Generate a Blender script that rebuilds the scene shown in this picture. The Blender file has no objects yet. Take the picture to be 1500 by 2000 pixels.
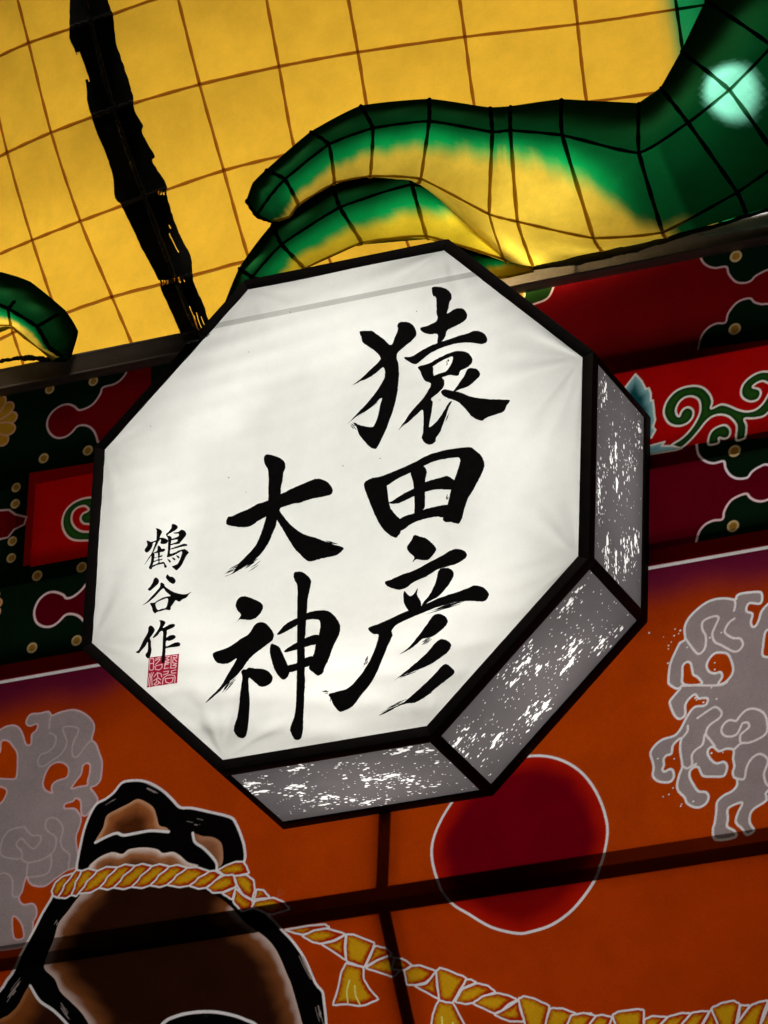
import bpy, math, random
import numpy as np
from mathutils import Vector, Matrix
from mathutils.geometry import tessellate_polygon
from mathutils.bvhtree import BVHTree

random.seed(7)
RNG = np.random.default_rng(7)
SC = bpy.context.scene
COL = SC.collection

# ------------------------------------------------------------------ camera, light, exposure
# local frame of the float: x right along its face, y up, z out of the face towards the viewer;
# world = (x, -z, y + H0).  The lantern face is 1 m across its flats, its centre 6.4 m above the floor.
H0 = 6.4
FPX = 11044.0                      # focal length of the photograph in its own pixels (1500 x 2000)
CAM = np.array([4.202307800301082, -4.895475564776382, 8.4001890558986])
ROT = np.array([[0.9059817786560502, 0.03517568907201389, -0.42185268476266635],
                [0.16637498992028826, 0.8867584752035643, 0.43125255869803525],
                [0.3892510494169342, -0.46089269635446317, 0.7975346656884582]])


def W(p):
    return Vector((float(p[0]), float(-p[2]), float(p[1] + H0)))


cam_data = bpy.data.cameras.new('camera')
cam = bpy.data.objects.new('camera', cam_data)
COL.objects.link(cam)
axes = [Vector((r[0], -r[2], r[1])) for r in ROT]
m = Matrix((axes[0], axes[1], axes[2])).transposed().to_4x4()
m.translation = W(CAM)
cam.matrix_world = m
cam_data.sensor_fit = 'VERTICAL'
cam_data.sensor_height = 36.0
cam_data.lens = FPX / 2000.0 * 36.0
cam_data.clip_end = 200.0
SC.camera = cam

world = bpy.data.worlds.new('World')
SC.world = world
world.use_nodes = True
bg = world.node_tree.nodes['Background']
bg.inputs[0].default_value = (1.0, 0.93, 0.86, 1)
bg.inputs[1].default_value = 0.022


def area_lamp(name, loc, direction, size, power, color, parent=None, shape='DISK', size_y=None):
    d = bpy.data.lights.new(name, 'AREA')
    d.shape = shape
    d.size = size
    if size_y:
        d.size_y = size_y
    d.energy = power
    d.color = color
    o = bpy.data.objects.new(name, d)
    COL.objects.link(o)
    o.location = loc
    o.rotation_euler = Vector(direction).to_track_quat('-Z', 'Y').to_euler()
    if parent:
        o.parent = parent
        o.matrix_parent_inverse = parent.matrix_basis.inverted()
    return o


def bulb(name, loc, radius, power, color, parent=None):
    d = bpy.data.lights.new(name, 'POINT')
    d.energy = power
    d.shadow_soft_size = radius
    d.color = color
    o = bpy.data.objects.new(name, d)
    COL.objects.link(o)
    o.location = loc
    if parent:
        o.parent = parent
        o.matrix_parent_inverse = parent.matrix_basis.inverted()
    return o


# the hall's ceiling lights, high above and in front of the float
area_lamp('hall_light', (0.5, -6.0, H0 + 7.0), (0, 6.0, -6.5), 4.0, 300.0, (1.0, 0.88, 0.76),
          shape='RECTANGLE', size_y=2.0)

SC.view_settings.view_transform = 'Standard'
SC.view_settings.look = 'None'
SC.view_settings.gamma = 1.0
SC.view_settings.use_curve_mapping = False
SC.view_settings.exposure = 0.0
SC.cycles.max_bounces = 6
SC.cycles.diffuse_bounces = 3
SC.cycles.transmission_bounces = 4
SC.cycles.transparent_max_bounces = 6


# ------------------------------------------------------------------ measuring helpers
def ray(px, py):
    return ROT.T @ np.array([(px - 750.0) / FPX, -(py - 1000.0) / FPX, -1.0])


def at(px, py, Y):
    """point of the float at the photograph's (px, py), Y metres behind the lantern face (local coords)"""
    d = ray(px, py)
    return CAM + (-Y - CAM[2]) / d[2] * d


def at_height(px, py, y):
    d = ray(px, py)
    return CAM + (y - CAM[1]) / d[1] * d


PANEL_Y = 0.277           # depth of the painted paper wall behind the lantern's face
FOLD = -0.698             # height where the wall folds back into the skirt
KS = 0.6945               # the skirt goes back 0.69 m for every metre down
SK_C = 1 / math.sqrt(1 + KS * KS)
SK_S = KS * SK_C


def panel_uv(px, py):
    p = at(px, py, PANEL_Y)
    if p[1] >= FOLD:
        return (p[0], p[1])
    d = ray(px, py)           # skirt plane: (z + PANEL_Y) = KS * (y - FOLD)
    t = (KS * (CAM[1] - FOLD) - (CAM[2] + PANEL_Y)) / (d[2] - KS * d[1])
    p = CAM + t * d
    return (p[0], FOLD - (FOLD - p[1]) / SK_C)


def lin(c):
    c = np.asarray(c, float) / 255.0
    return np.where(c <= 0.04045, c / 12.92, ((c + 0.055) / 1.055) ** 2.4)


def crop(ox, oy, s, pts):
    return [(ox + x / s, oy + y / s) for x, y in pts]


def smooth(pts, closed=True, n=4):
    p = np.asarray(pts, float)
    k = len(p)
    out = []
    rng_ = range(k) if closed else range(k - 1)
    for i in rng_:
        if closed:
            a, b, c, d = p[i - 1], p[i], p[(i + 1) % k], p[(i + 2) % k]
        else:
            b, c = p[i], p[i + 1]
            a = p[i - 1] if i > 0 else 2 * b - c
            d = p[i + 2] if i + 2 < k else 2 * c - b
        for j in range(n):
            t = j / n
            out.append(0.5 * ((2 * b) + (c - a) * t + (2 * a - 5 * b + 4 * c - d) * t * t
                              + (-a + 3 * b - 3 * c + d) * t ** 3))
    if not closed:
        out.append(p[-1])
    return np.array(out)


# ------------------------------------------------------------------ objects
def tag(o, label=None, cat=None, group=None, kind=None):
    for k, v in (('label', label), ('category', cat), ('group', group), ('kind', kind)):
        if v:
            o[k] = v
    return o


def empty(name, loc=(0, 0, 0)):
    o = bpy.data.objects.new(name, None)
    COL.objects.link(o)
    o.location = loc
    o.empty_display_size = 0.1
    return o


def link(name, me, mat, parent):
    o = bpy.data.objects.new(name, me)
    COL.objects.link(o)
    if parent:
        o.parent = parent
        if parent.type == 'EMPTY':          # meshes carry world coordinates already
            o.matrix_parent_inverse = parent.matrix_basis.inverted()
    if mat:
        me.materials.append(mat)
    return o


def mesh_np(name, V, F, mat, parent, color=None, shade=False):
    """V (n,3) world coords, F (m,k) faces; color (n,3) per point"""
    V = np.asarray(V, np.float32)
    F = np.asarray(F, np.int32)
    me = bpy.data.meshes.new(name)
    k = F.shape[1]
    me.vertices.add(len(V))
    me.vertices.foreach_set('co', V.ravel())
    me.loops.add(F.size)
    me.loops.foreach_set('vertex_index', F.ravel())
    me.polygons.add(len(F))
    me.polygons.foreach_set('loop_start', np.arange(0, F.size, k, dtype=np.int32))
    me.polygons.foreach_set('loop_total', np.full(len(F), k, np.int32))
    if shade:
        me.polygons.foreach_set('use_smooth', np.ones(len(F), bool))
    me.update(calc_edges=True)
    if color is not None:
        a = me.color_attributes.new('paint', 'FLOAT_COLOR', 'POINT')
        c = np.ones((len(V), 4), np.float32)
        c[:, :3] = color
        a.data.foreach_set('color', c.ravel())
    return link(name, me, mat, parent)


def box(name, lo, hi, mat, parent, bev=0.0):
    """axis-aligned timber in local coords (x, y, z)"""
    x0, y0, z0 = lo
    x1, y1, z1 = hi
    P = [(x0, y0, z0), (x1, y0, z0), (x1, y1, z0), (x0, y1, z0), (x0, y0, z1), (x1, y0, z1), (x1, y1, z1), (x0, y1, z1)]
    F = [(0, 3, 2, 1), (4, 5, 6, 7), (0, 1, 5, 4), (1, 2, 6, 5), (2, 3, 7, 6), (3, 0, 4, 7)]
    o = mesh_np(name, [W(p) for p in P], F, mat, parent)
    if bev:
        b = o.modifiers.new('bevel', 'BEVEL')
        b.width = bev
        b.segments = 2
    return o


# ------------------------------------------------------------------ materials
def new_mat(name):
    mt = bpy.data.materials.new(name)
    mt.use_nodes = True
    nt = mt.node_tree
    nt.nodes.clear()
    return mt, nt, nt.nodes, nt.links


def paper(name, color=None, reflect=0.3, mottle=0.10, scale=55.0, fibre=0.08, bump=0.15):
    """dyed washi: light passes through it, some of the hall's light comes back off it"""
    mt, nt, N, L = new_mat(name)
    out = N.new('ShaderNodeOutputMaterial')
    if color is None:
        a = N.new('ShaderNodeAttribute')
        a.attribute_name = 'paint'
        base = a.outputs['Color']
    else:
        a = N.new('ShaderNodeRGB')
        a.outputs[0].default_value = (*color, 1)
        base = a.outputs[0]
    tc = N.new('ShaderNodeTexCoord')
    n1 = N.new('ShaderNodeTexNoise')
    n1.inputs['Scale'].default_value = scale / 6
    n1.inputs['Detail'].default_value = 6
    n1.inputs['Roughness'].default_value = 0.65
    n2 = N.new('ShaderNodeTexNoise')
    n2.inputs['Scale'].default_value = scale * 9
    n2.inputs['Detail'].default_value = 3
    L.new(tc.outputs['Object'], n1.inputs['Vector'])
    L.new(tc.outputs['Object'], n2.inputs['Vector'])
    m1 = N.new('ShaderNodeMapRange')
    m1.inputs[1].default_value = 0.3
    m1.inputs[2].default_value = 0.7
    m1.inputs[3].default_value = 1 - mottle
    m1.inputs[4].default_value = 1 + mottle * 0.4
    L.new(n1.outputs['Fac'], m1.inputs[0])
    m2 = N.new('ShaderNodeMapRange')
    m2.inputs[1].default_value = 0.25
    m2.inputs[2].default_value = 0.75
    m2.inputs[3].default_value = 1 - fibre
    m2.inputs[4].default_value = 1 + fibre * 0.5
    L.new(n2.outputs['Fac'], m2.inputs[0])
    mm = N.new('ShaderNodeMath')
    mm.operation = 'MULTIPLY'
    L.new(m1.outputs[0], mm.inputs[0])
    L.new(m2.outputs[0], mm.inputs[1])
    mix = N.new('ShaderNodeVectorMath')
    mix.operation = 'SCALE'
    L.new(base, mix.inputs[0])
    L.new(mm.outputs[0], mix.inputs['Scale'])
    bp = N.new('ShaderNodeBump')
    bp.inputs['Strength'].default_value = bump
    bp.inputs['Distance'].default_value = 0.004
    L.new(n1.outputs['Fac'], bp.inputs['Height'])
    tr = N.new('ShaderNodeBsdfTranslucent')
    df = N.new('ShaderNodeBsdfDiffuse')
    for s in (tr, df):
        L.new(mix.outputs[0], s.inputs['Color'])
        L.new(bp.outputs[0], s.inputs['Normal'])
    ms = N.new('ShaderNodeMixShader')
    ms.inputs[0].default_value = reflect
    L.new(tr.outputs[0], ms.inputs[1])
    L.new(df.outputs[0], ms.inputs[2])
    L.new(ms.outputs[0], out.inputs['Surface'])
    return mt


def solid(name, color, rough=0.6, grain=0.2, scale=30.0, stretch=(1, 1, 1), spec=0.3):
    mt, nt, N, L = new_mat(name)
    out = N.new('ShaderNodeOutputMaterial')
    b = N.new('ShaderNodeBsdfPrincipled')
    b.inputs['Roughness'].default_value = rough
    b.inputs['Specular IOR Level'].default_value = spec
    tc = N.new('ShaderNodeTexCoord')
    mp = N.new('ShaderNodeMapping')
    mp.inputs['Scale'].default_value = stretch
    n = N.new('ShaderNodeTexNoise')
    n.inputs['Scale'].default_value = scale
    n.inputs['Detail'].default_value = 5
    L.new(tc.outputs['Object'], mp.inputs[0])
    L.new(mp.outputs[0], n.inputs['Vector'])
    r = N.new('ShaderNodeValToRGB')
    c = np.array(color)
    r.color_ramp.elements[0].position = 0.3
    r.color_ramp.elements[0].color = (*(c * (1 - grain)), 1)
    r.color_ramp.elements[1].position = 0.7
    r.color_ramp.elements[1].color = (*np.minimum(c * (1 + grain), 1), 1)
    L.new(n.outputs['Fac'], r.inputs[0])
    L.new(r.outputs[0], b.inputs['Base Color'])
    L.new(b.outputs[0], out.inputs['Surface'])
    return mt


def filter_mat(name, color=None):
    """a stain that only dyes the light of the paper behind it"""
    mt, nt, N, L = new_mat(name)
    out = N.new('ShaderNodeOutputMaterial')
    t = N.new('ShaderNodeBsdfTransparent')
    if color is None:
        a = N.new('ShaderNodeAttribute')
        a.attribute_name = 'paint'
        L.new(a.outputs['Color'], t.inputs[0])
    else:
        t.inputs[0].default_value = (*color, 1)
    L.new(t.outputs[0], out.inputs['Surface'])
    return mt


M_PANEL = paper('dyed_wall_paper', mottle=0.16, scale=60, fibre=0.2, bump=0.1)
M_FACE = paper('white_lantern_paper', (0.72, 0.72, 0.685), mottle=0.07, scale=60, fibre=0.05, bump=0.12)
M_SIDE = paper('splashed_grey_paper', mottle=0.12, scale=90, fibre=0.06)
M_ROBE = paper('yellow_robe_paper', mottle=0.13, scale=80, fibre=0.12, bump=0.2)
M_HAND = paper('green_hand_paper', mottle=0.2, scale=80, fibre=0.12, bump=0.5)
M_FRAME = solid('black_lacquered_wood', (0.006, 0.004, 0.0035), rough=0.7, grain=0.5, scale=25, spec=0.12)
M_INK = solid('sumi_ink', (0.004, 0.004, 0.005), rough=0.6, grain=0.5, scale=60, spec=0.08)
M_BRUSH = solid('black_paint', (0.005, 0.005, 0.004), rough=0.6, grain=0.5, scale=30, spec=0.15)
M_WOOD = solid('raw_timber', (0.30, 0.20, 0.12), rough=0.8, grain=0.25, scale=8, stretch=(1, 12, 12))
M_LEDGE = solid('ledge_board', (0.19, 0.15, 0.12), rough=0.75, grain=0.25, scale=14, stretch=(0.5, 6, 6))
M_GAP = solid('dark_gap_black', (0.006, 0.006, 0.006), rough=0.8, grain=0.5)  # flat black for the shaded gaps under hand and claw
M_SEAL = filter_mat('red_seal_ink')
M_SEAM = filter_mat('paper_overlap', (0.66, 0.66, 0.65))


# ------------------------------------------------------------------ painting canvas
def seg_dist(X, Y, pts, closed):
    d = np.full(X.shape, 1e9)
    n = len(pts)
    for i in range(n if closed else n - 1):
        ax, ay = pts[i]
        bx, by = pts[(i + 1) % n]
        dx, dy = bx - ax, by - ay
        l2 = dx * dx + dy * dy + 1e-18
        t = np.clip(((X - ax) * dx + (Y - ay) * dy) / l2, 0, 1)
        e = (X - ax - t * dx) ** 2 + (Y - ay - t * dy) ** 2
        np.minimum(d, e, out=d)
    return np.sqrt(d)


def inside(X, Y, pts):
    r = np.zeros(X.shape, bool)
    n = len(pts)
    for i in range(n):
        ax, ay = pts[i]
        bx, by = pts[(i + 1) % n]
        if ay == by:
            continue
        c = ((ay > Y) != (by > Y)) & (X < (bx - ax) * (Y - ay) / (by - ay) + ax)
        r ^= c
    return r


def sstep(a, b, x):
    t = np.clip((x - a) / (b - a), 0, 1)
    return t * t * (3 - 2 * t)


class Canvas:
    def __init__(s, u, v, base, pid=0):
        s.u, s.v = np.asarray(u), np.asarray(v)        # ascending
        s.U, s.V = np.meshgrid(s.u, s.v)
        s.c = np.zeros(s.U.shape + (3,), np.float32)
        s.c[:] = base
        s.p = np.full(s.U.shape, pid, np.int16)
        s.aa = abs(s.u[1] - s.u[0]) * 0.55

    def win(s, pts, pad):
        p = np.asarray(pts)
        i0, i1 = np.searchsorted(s.u, [p[:, 0].min() - pad, p[:, 0].max() + pad])
        j0, j1 = np.searchsorted(s.v, [p[:, 1].min() - pad, p[:, 1].max() + pad])
        return slice(j0, j1), slice(i0, i1)

    def fill(s, pts, color, pid=None, grad=None, soft=None):
        """grad(sd, U, V) -> colours from the distance to the edge (inside positive)"""
        soft = soft or s.aa
        w = s.win(pts, soft * 2)
        X, Y = s.U[w], s.V[w]
        if X.size == 0:
            return
        d = seg_dist(X, Y, pts, True)
        ins = inside(X, Y, pts)
        sd = np.where(ins, d, -d)
        a = sstep(-soft, soft, sd)[..., None]
        col = np.broadcast_to(np.asarray(color, float), X.shape + (3,)) if grad is None else grad(sd, X, Y)
        s.c[w] = s.c[w] * (1 - a) + col * a
        if pid is not None:
            s.p[w] = np.where(ins, pid, s.p[w])

    def line(s, pts, width, color, closed=False, pid=None, alpha=1.0):
        w = s.win(pts, width)
        X, Y = s.U[w], s.V[w]
        if X.size == 0:
            return
        d = seg_dist(X, Y, pts, closed)
        a = (1 - sstep(width / 2 - s.aa, width / 2 + s.aa, d))[..., None] * alpha
        s.c[w] = s.c[w] * (1 - a) + np.asarray(color) * a
        if pid is not None:
            s.p[w] = np.where(d < width / 2, pid, s.p[w])

    def quads(s, B=16, thr=0.012):
        """join lattice cells of one colour and one part into larger quads"""
        nv, nu = s.U.shape
        NV, NU = (nv - 1) // B * B, (nu - 1) // B * B
        res = []
        pending = np.ones((NV // B, NU // B), bool)
        b = B
        while b >= 1:
            J, I = np.nonzero(pending)
            J, I = J * b, I * b
            if len(J) == 0:
                break
            if b == 1:
                res.append(np.stack([J, I, np.full_like(J, b)], 1))
                break
            mx = np.full((len(J), 3), -1e9, np.float32)
            mn = -mx
            pm = np.full(len(J), -1, np.int32)
            pn = np.full(len(J), 9999, np.int32)
            for dj in range(b + 1):
                for di in range(b + 1):
                    c = s.c[J + dj, I + di]
                    np.maximum(mx, c, out=mx)
                    np.minimum(mn, c, out=mn)
                    if dj < b and di < b:
                        p = s.p[J + dj, I + di].astype(np.int32)
                        np.maximum(pm, p, out=pm)
                        np.minimum(pn, p, out=pn)
            ok = ((mx - mn).max(1) < np.maximum(thr, 0.06 * mx.max(1))) & (pm == pn)
            res.append(np.stack([J[ok], I[ok], np.full(ok.sum(), b)], 1))
            nb = b // 2
            nxt = np.zeros((NV // nb, NU // nb), bool)
            jj, ii = J[~ok] // nb, I[~ok] // nb
            for dj in (0, 1):
                for di in (0, 1):
                    nxt[jj + dj, ii + di] = True
            pending = nxt
            b = nb
        return np.concatenate(res)

    def build(s, pos, names, mat, thr=0.012):
        """one mesh for each part id; pos(U, V) -> (n,3) world; names {pid: (name, parent)}"""
        q = s.quads(thr=thr)
        nu = s.U.shape[1]
        pid = s.p[q[:, 0], q[:, 1]]
        made = {}
        for k in sorted(names, key=lambda k: names[k][2]):
            name, parent, _ = names[k]
            qq = q[pid == k]
            if len(qq) == 0:
                continue
            J, I, b = qq.T
            idx = np.stack([J * nu + I, J * nu + I + b, (J + b) * nu + I + b, (J + b) * nu + I], 1)
            uq, inv = np.unique(idx.ravel(), return_inverse=True)
            jj, ii = uq // nu, uq % nu
            Vv = pos(s.u[ii], s.v[jj])
            par = made.get(parent, parent) if isinstance(parent, int) else parent
            made[k] = mesh_np(name, Vv, inv.reshape(-1, 4), mat, par, color=s.c[jj, ii])
        return made


# ================================================================== the float's base
base = empty('float_base', (0, PANEL_Y, H0 - 1.1))
tag(base, 'lantern float base of backlit paper painted with clouds, red sun, rope and bottle gourd', 'float')

E_WALL = 0.42


def D(r, g, b, e=E_WALL):
    return np.minimum(lin((r, g, b)) / e, 0.97)


ORANGE = D(130, 44, 2)
ORANGE_L = D(128, 40, 2)
WHITE = D(208, 186, 190)
GREY = D(112, 103, 103)
GREYLINE = D(138, 128, 128)
DKRED = D(80, 4, 6)
DKRED2 = D(62, 1, 11)
RED = D(124, 4, 4)
DKGREEN = D(4, 17, 7)
VGREEN = D(14, 58, 16)
GOLD = D(142, 106, 12)
BLACK = D(4, 3, 3)
PURPLE = D(66, 10, 30)

STEP = 0.0012
NU = 16 * 104
U = -1.05 + STEP * np.arange(NU + 1)
n_up, n_dn = 16 * 65, 16 * 22
Vv = FOLD + STEP * np.arange(-n_dn, n_up + 1)
cv = Canvas(U, Vv, ORANGE, 0)

# sheet colours: skirt, orange wall fading to purple at its top, frieze
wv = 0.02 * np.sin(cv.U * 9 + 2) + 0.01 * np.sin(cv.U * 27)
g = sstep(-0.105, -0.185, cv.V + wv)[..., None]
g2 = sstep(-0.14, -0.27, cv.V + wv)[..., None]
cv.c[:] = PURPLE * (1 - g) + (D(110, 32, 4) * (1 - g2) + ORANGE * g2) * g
low = cv.V < FOLD
cv.c[low] = ORANGE_L
cv.p[low] = 1
fr = cv.V > -0.1035
cv.c[fr] = DKRED
cv.p[fr] = 2
midband = (cv.V > 0.1415) & (cv.V < 0.325)
cv.c[midband] = RED
cv.c[(cv.V > -0.1035) & (cv.V <= 0.1415)] = DKRED2
cv.line([(-1.2, -0.1035), (1.2, -0.1035)], 0.0065, WHITE)

PARTS = {0: ('wall_sheet', base, 0), 1: ('skirt_sheet', base, 0), 2: ('frieze_sheet', base, 0)}


def pid_new(name, parent):
    k = 20 + len(PARTS)
    PARTS[k] = (name, parent, 1)
    return k


PARTS[10] = ('painted_cloud', 0, 1)
PARTS[11] = ('painted_cloud', 0, 1)
PARTS[12] = ('painted_sun', 0, 1)
PARTS[13] = ('painted_gourd', 0, 1)
PARTS[14] = ('painted_rope', 0, 1)
UV = lambda pts: [panel_uv(*p) for p in pts]
LW = 0.0062


def paint(pts_px, color, pid=None, outline=None, lw=LW, sm=True, grad=None, soft=None, close=0):
    """close: how many of the last points only close the shape and carry no outline"""
    uv = UV(pts_px)
    if close:
        edge = smooth(uv[:-close], False) if sm else np.asarray(uv[:-close])
        uv = np.concatenate([edge, uv[-close:]])
    else:
        edge = uv = smooth(uv) if sm else np.asarray(uv)
    cv.fill(uv, color, pid, grad, soft)
    if outline is not None:
        cv.line(edge, lw, outline, closed=not close, pid=pid)
    return uv


def stroke(pts_px, width, color, pid=None, closed=False, sm=True, alpha=1.0):
    uv = UV(pts_px)
    uv = smooth(uv, closed) if sm else np.asarray(uv)
    cv.line(uv, width, color, closed, pid, alpha)


FW = D(150, 125, 125)      # the frieze's thinner, dimmer outlines
# ---- frieze, left of the lantern: green ground, red cloud bars, gold studs and flowers
F1 = lambda p: crop(0, 690, 5.769, p)
F2 = lambda p: crop(0, 900, 4.545, p)
F3 = lambda p: crop(1200, 640, 5.0, p)
F4 = lambda p: crop(1250, 840, 6.0, p)
F5 = lambda p: crop(1000, 480, 3.0, p)
left_green = [(-1.3, 0.64), (-0.45, 0.64), (-0.45, 0.325), (-0.806, 0.325), (-0.806, 0.1415), (-0.45, 0.1415),
              (-0.45, -0.066), (-1.3, -0.066)]
cv.fill(left_green, DKGREEN, pid_new('green_ground', 2))
sq = F2([(262, 110), (900, 5), (860, 825), (205, 935)])
paint(sq, RED, pid_new('red_band', 2), sm=False)
paint(F1([(1435, 120), (1420, 220), (1360, 300), (1280, 350), (1160, 385), (1130, 460), (1060, 560), (980, 615), (890, 640),
          (840, 600), (770, 575), (690, 590), (600, 650), (545, 730), (530, 810), (550, 880), (600, 935), (660, 955),
          (740, 940), (810, 890), (870, 825), (940, 810), (1010, 830), (1060, 880), (1090, 950), (1105, 1000),
          (1160, 985), (1700, 900), (1700, 50), (1440, 20)]), DKRED, pid_new('red_cloud_bar', 2), FW, 0.0042, close=3)
paint(F2([(775, 1080), (720, 1150), (650, 1205), (590, 1220), (560, 1190), (490, 1165), (420, 1175), (350, 1230),
          (310, 1310), (305, 1380), (330, 1440), (390, 1472), (460, 1468), (520, 1430), (580, 1370), (640, 1360),
          (700, 1380), (750, 1430), (1300, 1400), (1300, 900)]), DKRED2, pid_new('red_cloud_bar', 2), D(175, 150, 150), 0.005, close=2)
paint(F2([(-160, 440), (0, 440), (80, 435), (135, 475), (235, 500), (215, 565), (125, 610), (70, 680), (0, 695), (-160, 700)]),
      DKRED, pid_new('red_cloud_bar', 2), FW, 0.0042, sm=False)


def stud(p, r):
    c = np.array(panel_uv(*p))
    a = np.linspace(0, 2 * math.pi, 25)[:-1]
    ring = np.stack([c[0] + r * np.cos(a), c[1] + r * np.sin(a)], 1)
    cv.fill(ring, GOLD, pid_new('gold_stud', 2), grad=lambda sd, X, Y: np.where((sd < r * 0.36)[..., None], D(150, 132, 92), D(120, 88, 30)))


for q, r in ((F2([(143, 237)]), .0105), (F2([(135, 382)]), .0105), (F2([(110, 713)]), .0105), (F2([(100, 863)]), .0105),
             (F2([(330, 1020)]), .0115), (F2([(725, 945)]), .0115), (F2([(285, 1660)]), .0115), (F2([(680, 1595)]), .0115),
             (F1([(560, 405)]), .0105), (F1([(1052, 315)]), .0105), (F1([(492, 1183)]), .0112), (F1([(990, 1095)]), .0112)):
    stud(q[0], r)


def flower(p, R, n=14):
    c = np.array(panel_uv(*p))
    fp = pid_new('gold_flower', 2)
    for k in range(n):
        a = 2 * math.pi * (k + 0.3) / n
        t = np.linspace(0, 2 * math.pi, 20)[:-1]
        e = np.stack([R * 0.62 + R * 0.38 * np.cos(t), R * 0.165 * np.sin(t) * (1.15 + 0.35 * np.cos(t))], 1)
        rot = np.array([[math.cos(a), -math.sin(a)], [math.sin(a), math.cos(a)]])
        pts = e @ rot.T + c
        cv.fill(pts, D(132, 96, 22), fp)
        cv.line(pts, 0.0035, D(150, 112, 88), True)


flower((-28, 832), 0.072)
flower((-44, 1190), 0.055)


def vgrad(sd, X, Y):
    t = sstep(0.001, 0.012, sd)[..., None]
    return D(5, 34, 14) * (1 - t) + D(24, 56, 13) * t


paint(F2([(830, 325), (740, 335), (650, 375), (585, 440), (555, 520), (560, 600), (600, 670), (670, 705), (800, 705),
          (1000, 690), (1000, 620), (800, 630), (720, 625), (665, 590), (635, 530), (645, 460), (690, 415), (750, 400),
          (785, 425), (780, 445), (735, 470), (715, 510), (730, 545), (770, 560), (900, 540), (960, 325)]), VGREEN, pid_new('painted_vine', 2),
      D(165, 140, 130), 0.0045, grad=vgrad)

# ---- frieze, right of the lantern
paint(F5([(250, 195), (240, 250), (205, 310), (120, 345), (-120, 345), (-120, 230)]), D(16, 34, 10), pid_new('green_ground', 2), FW, 0.004, close=2)
stud(F5([(55, 292)])[0], .009)
paint(F5([(1098, 20), (1110, 80), (1140, 115), (1190, 130), (1255, 123), (1270, 165), (1310, 210), (1360, 218), (1400, 205),
          (1430, 175), (1500, 140), (1560, 130), (1650, 170), (1700, 130), (1900, 100), (1900, -160), (1100, -60)]), DKGREEN, pid_new('green_ground', 2), FW, 0.004, close=2)
stud(F5([(1312, 62)])[0], .0125)
paint(F5([(1090, 605), (1110, 530), (1150, 480), (1200, 455), (1250, 450), (1265, 400), (1300, 350), (1340, 320), (1395, 308),
          (1420, 330), (1460, 342), (1500, 340), (1560, 345), (1650, 300), (1900, 300), (1900, 500), (1090, 605)]), DKGREEN, pid_new('green_ground', 2), FW, 0.004, close=2)
stud(F5([(1305, 488)])[0], .0125)
rb = [(-0.806, 0.325), (1.1, 0.325), (1.1, 0.1415), (-0.806, 0.1415)]
w = cv.win(rb, 0)
RB = pid_new('red_band', 2)
right = (cv.U > 0.2) & (cv.V > 0.1415) & (cv.V < 0.325)
cv.c[right] = RED
cv.p[right] = RB
WV = D(196, 168, 160)
paint(F4([(660, 150), (680, 270), (720, 330), (790, 375), (870, 388), (980, 365), (1000, 440), (1040, 510), (1100, 555),
          (1170, 570), (1260, 555), (1310, 490), (1400, 430), (1500, 405), (1700, 480), (1900, 400), (1900, 60), (660, 150)]), DKGREEN, pid_new('green_ground', 2),
      D(185, 160, 165), 0.0046, close=2)
cv.c[right] = RED
cv.p[right] = RB
stud(F4([(1108, 245)])[0], .0125)
paint(F4([(650, 1345), (690, 1200), (760, 1110), (860, 1060), (965, 1045), (985, 960), (1030, 870), (1100, 800), (1240, 745),
          (1290, 790), (1350, 825), (1420, 835), (1500, 815), (1700, 740), (1900, 800), (1900, 1180), (650, 1350)]), DKGREEN, pid_new('green_ground', 2),
      D(170, 145, 148), 0.0046, close=2)
stud(F4([(1090, 1125)])[0], .0122)
strip = (cv.V > -0.1) & (cv.V < -0.066)
cv.c[strip] = D(84, 2, 6)
cv.p[strip] = 2
paint(F3([(560, 1145), (660, 1080), (740, 1000), (800, 910), (835, 830), (840, 760), (820, 700), (760, 670), (690, 680),
          (630, 730), (600, 800), (610, 850), (635, 865), (655, 820), (690, 785), (735, 780), (770, 815), (760, 880),
          (700, 940), (610, 960), (530, 930), (485, 850), (490, 770), (530, 690), (600, 620), (690, 580), (790, 568),
          (870, 590), (930, 650), (955, 720), (945, 790), (1040, 750), (1120, 765), (1200, 800), (1290, 820), (1380, 800),
          (1450, 740), (1500, 660), (1560, 560), (1640, 580), (1620, 700), (1500, 830), (1440, 870), (1350, 885), (1270, 890), (1290, 960),
          (1280, 1060), (1260, 1085), (1190, 1095), (1195, 980), (1180, 930), (1120, 870), (1040, 848), (960, 865),
          (890, 920), (820, 1010), (740, 1100), (650, 1175), (590, 1160)]), VGREEN, pid_new('painted_vine', 2), WV, 0.0044, grad=vgrad)
paint(F3([(920, 1140), (925, 1060), (960, 1000), (1030, 960), (1090, 955), (1130, 1000), (1120, 1060), (1075, 1085), (1020, 1075), (1015, 1125)]),
      VGREEN, pid_new('painted_vine', 2), WV, 0.0044, grad=vgrad)
paint(F3([(1560, 440), (1500, 430), (1420, 435), (1330, 480), (1260, 550), (1235, 630), (1260, 690), (1330, 720), (1400, 700), (1430, 640),
          (1410, 600), (1350, 580), (1390, 540), (1450, 520), (1500, 540), (1560, 560)]), VGREEN, pid_new('painted_vine', 2), WV, 0.0044, grad=vgrad)


def leafg(sd, X, Y):
    t = sstep(0.0, 0.022, sd)[..., None]
    return D(96, 138, 142) * (1 - t) + D(8, 48, 52) * t


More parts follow.
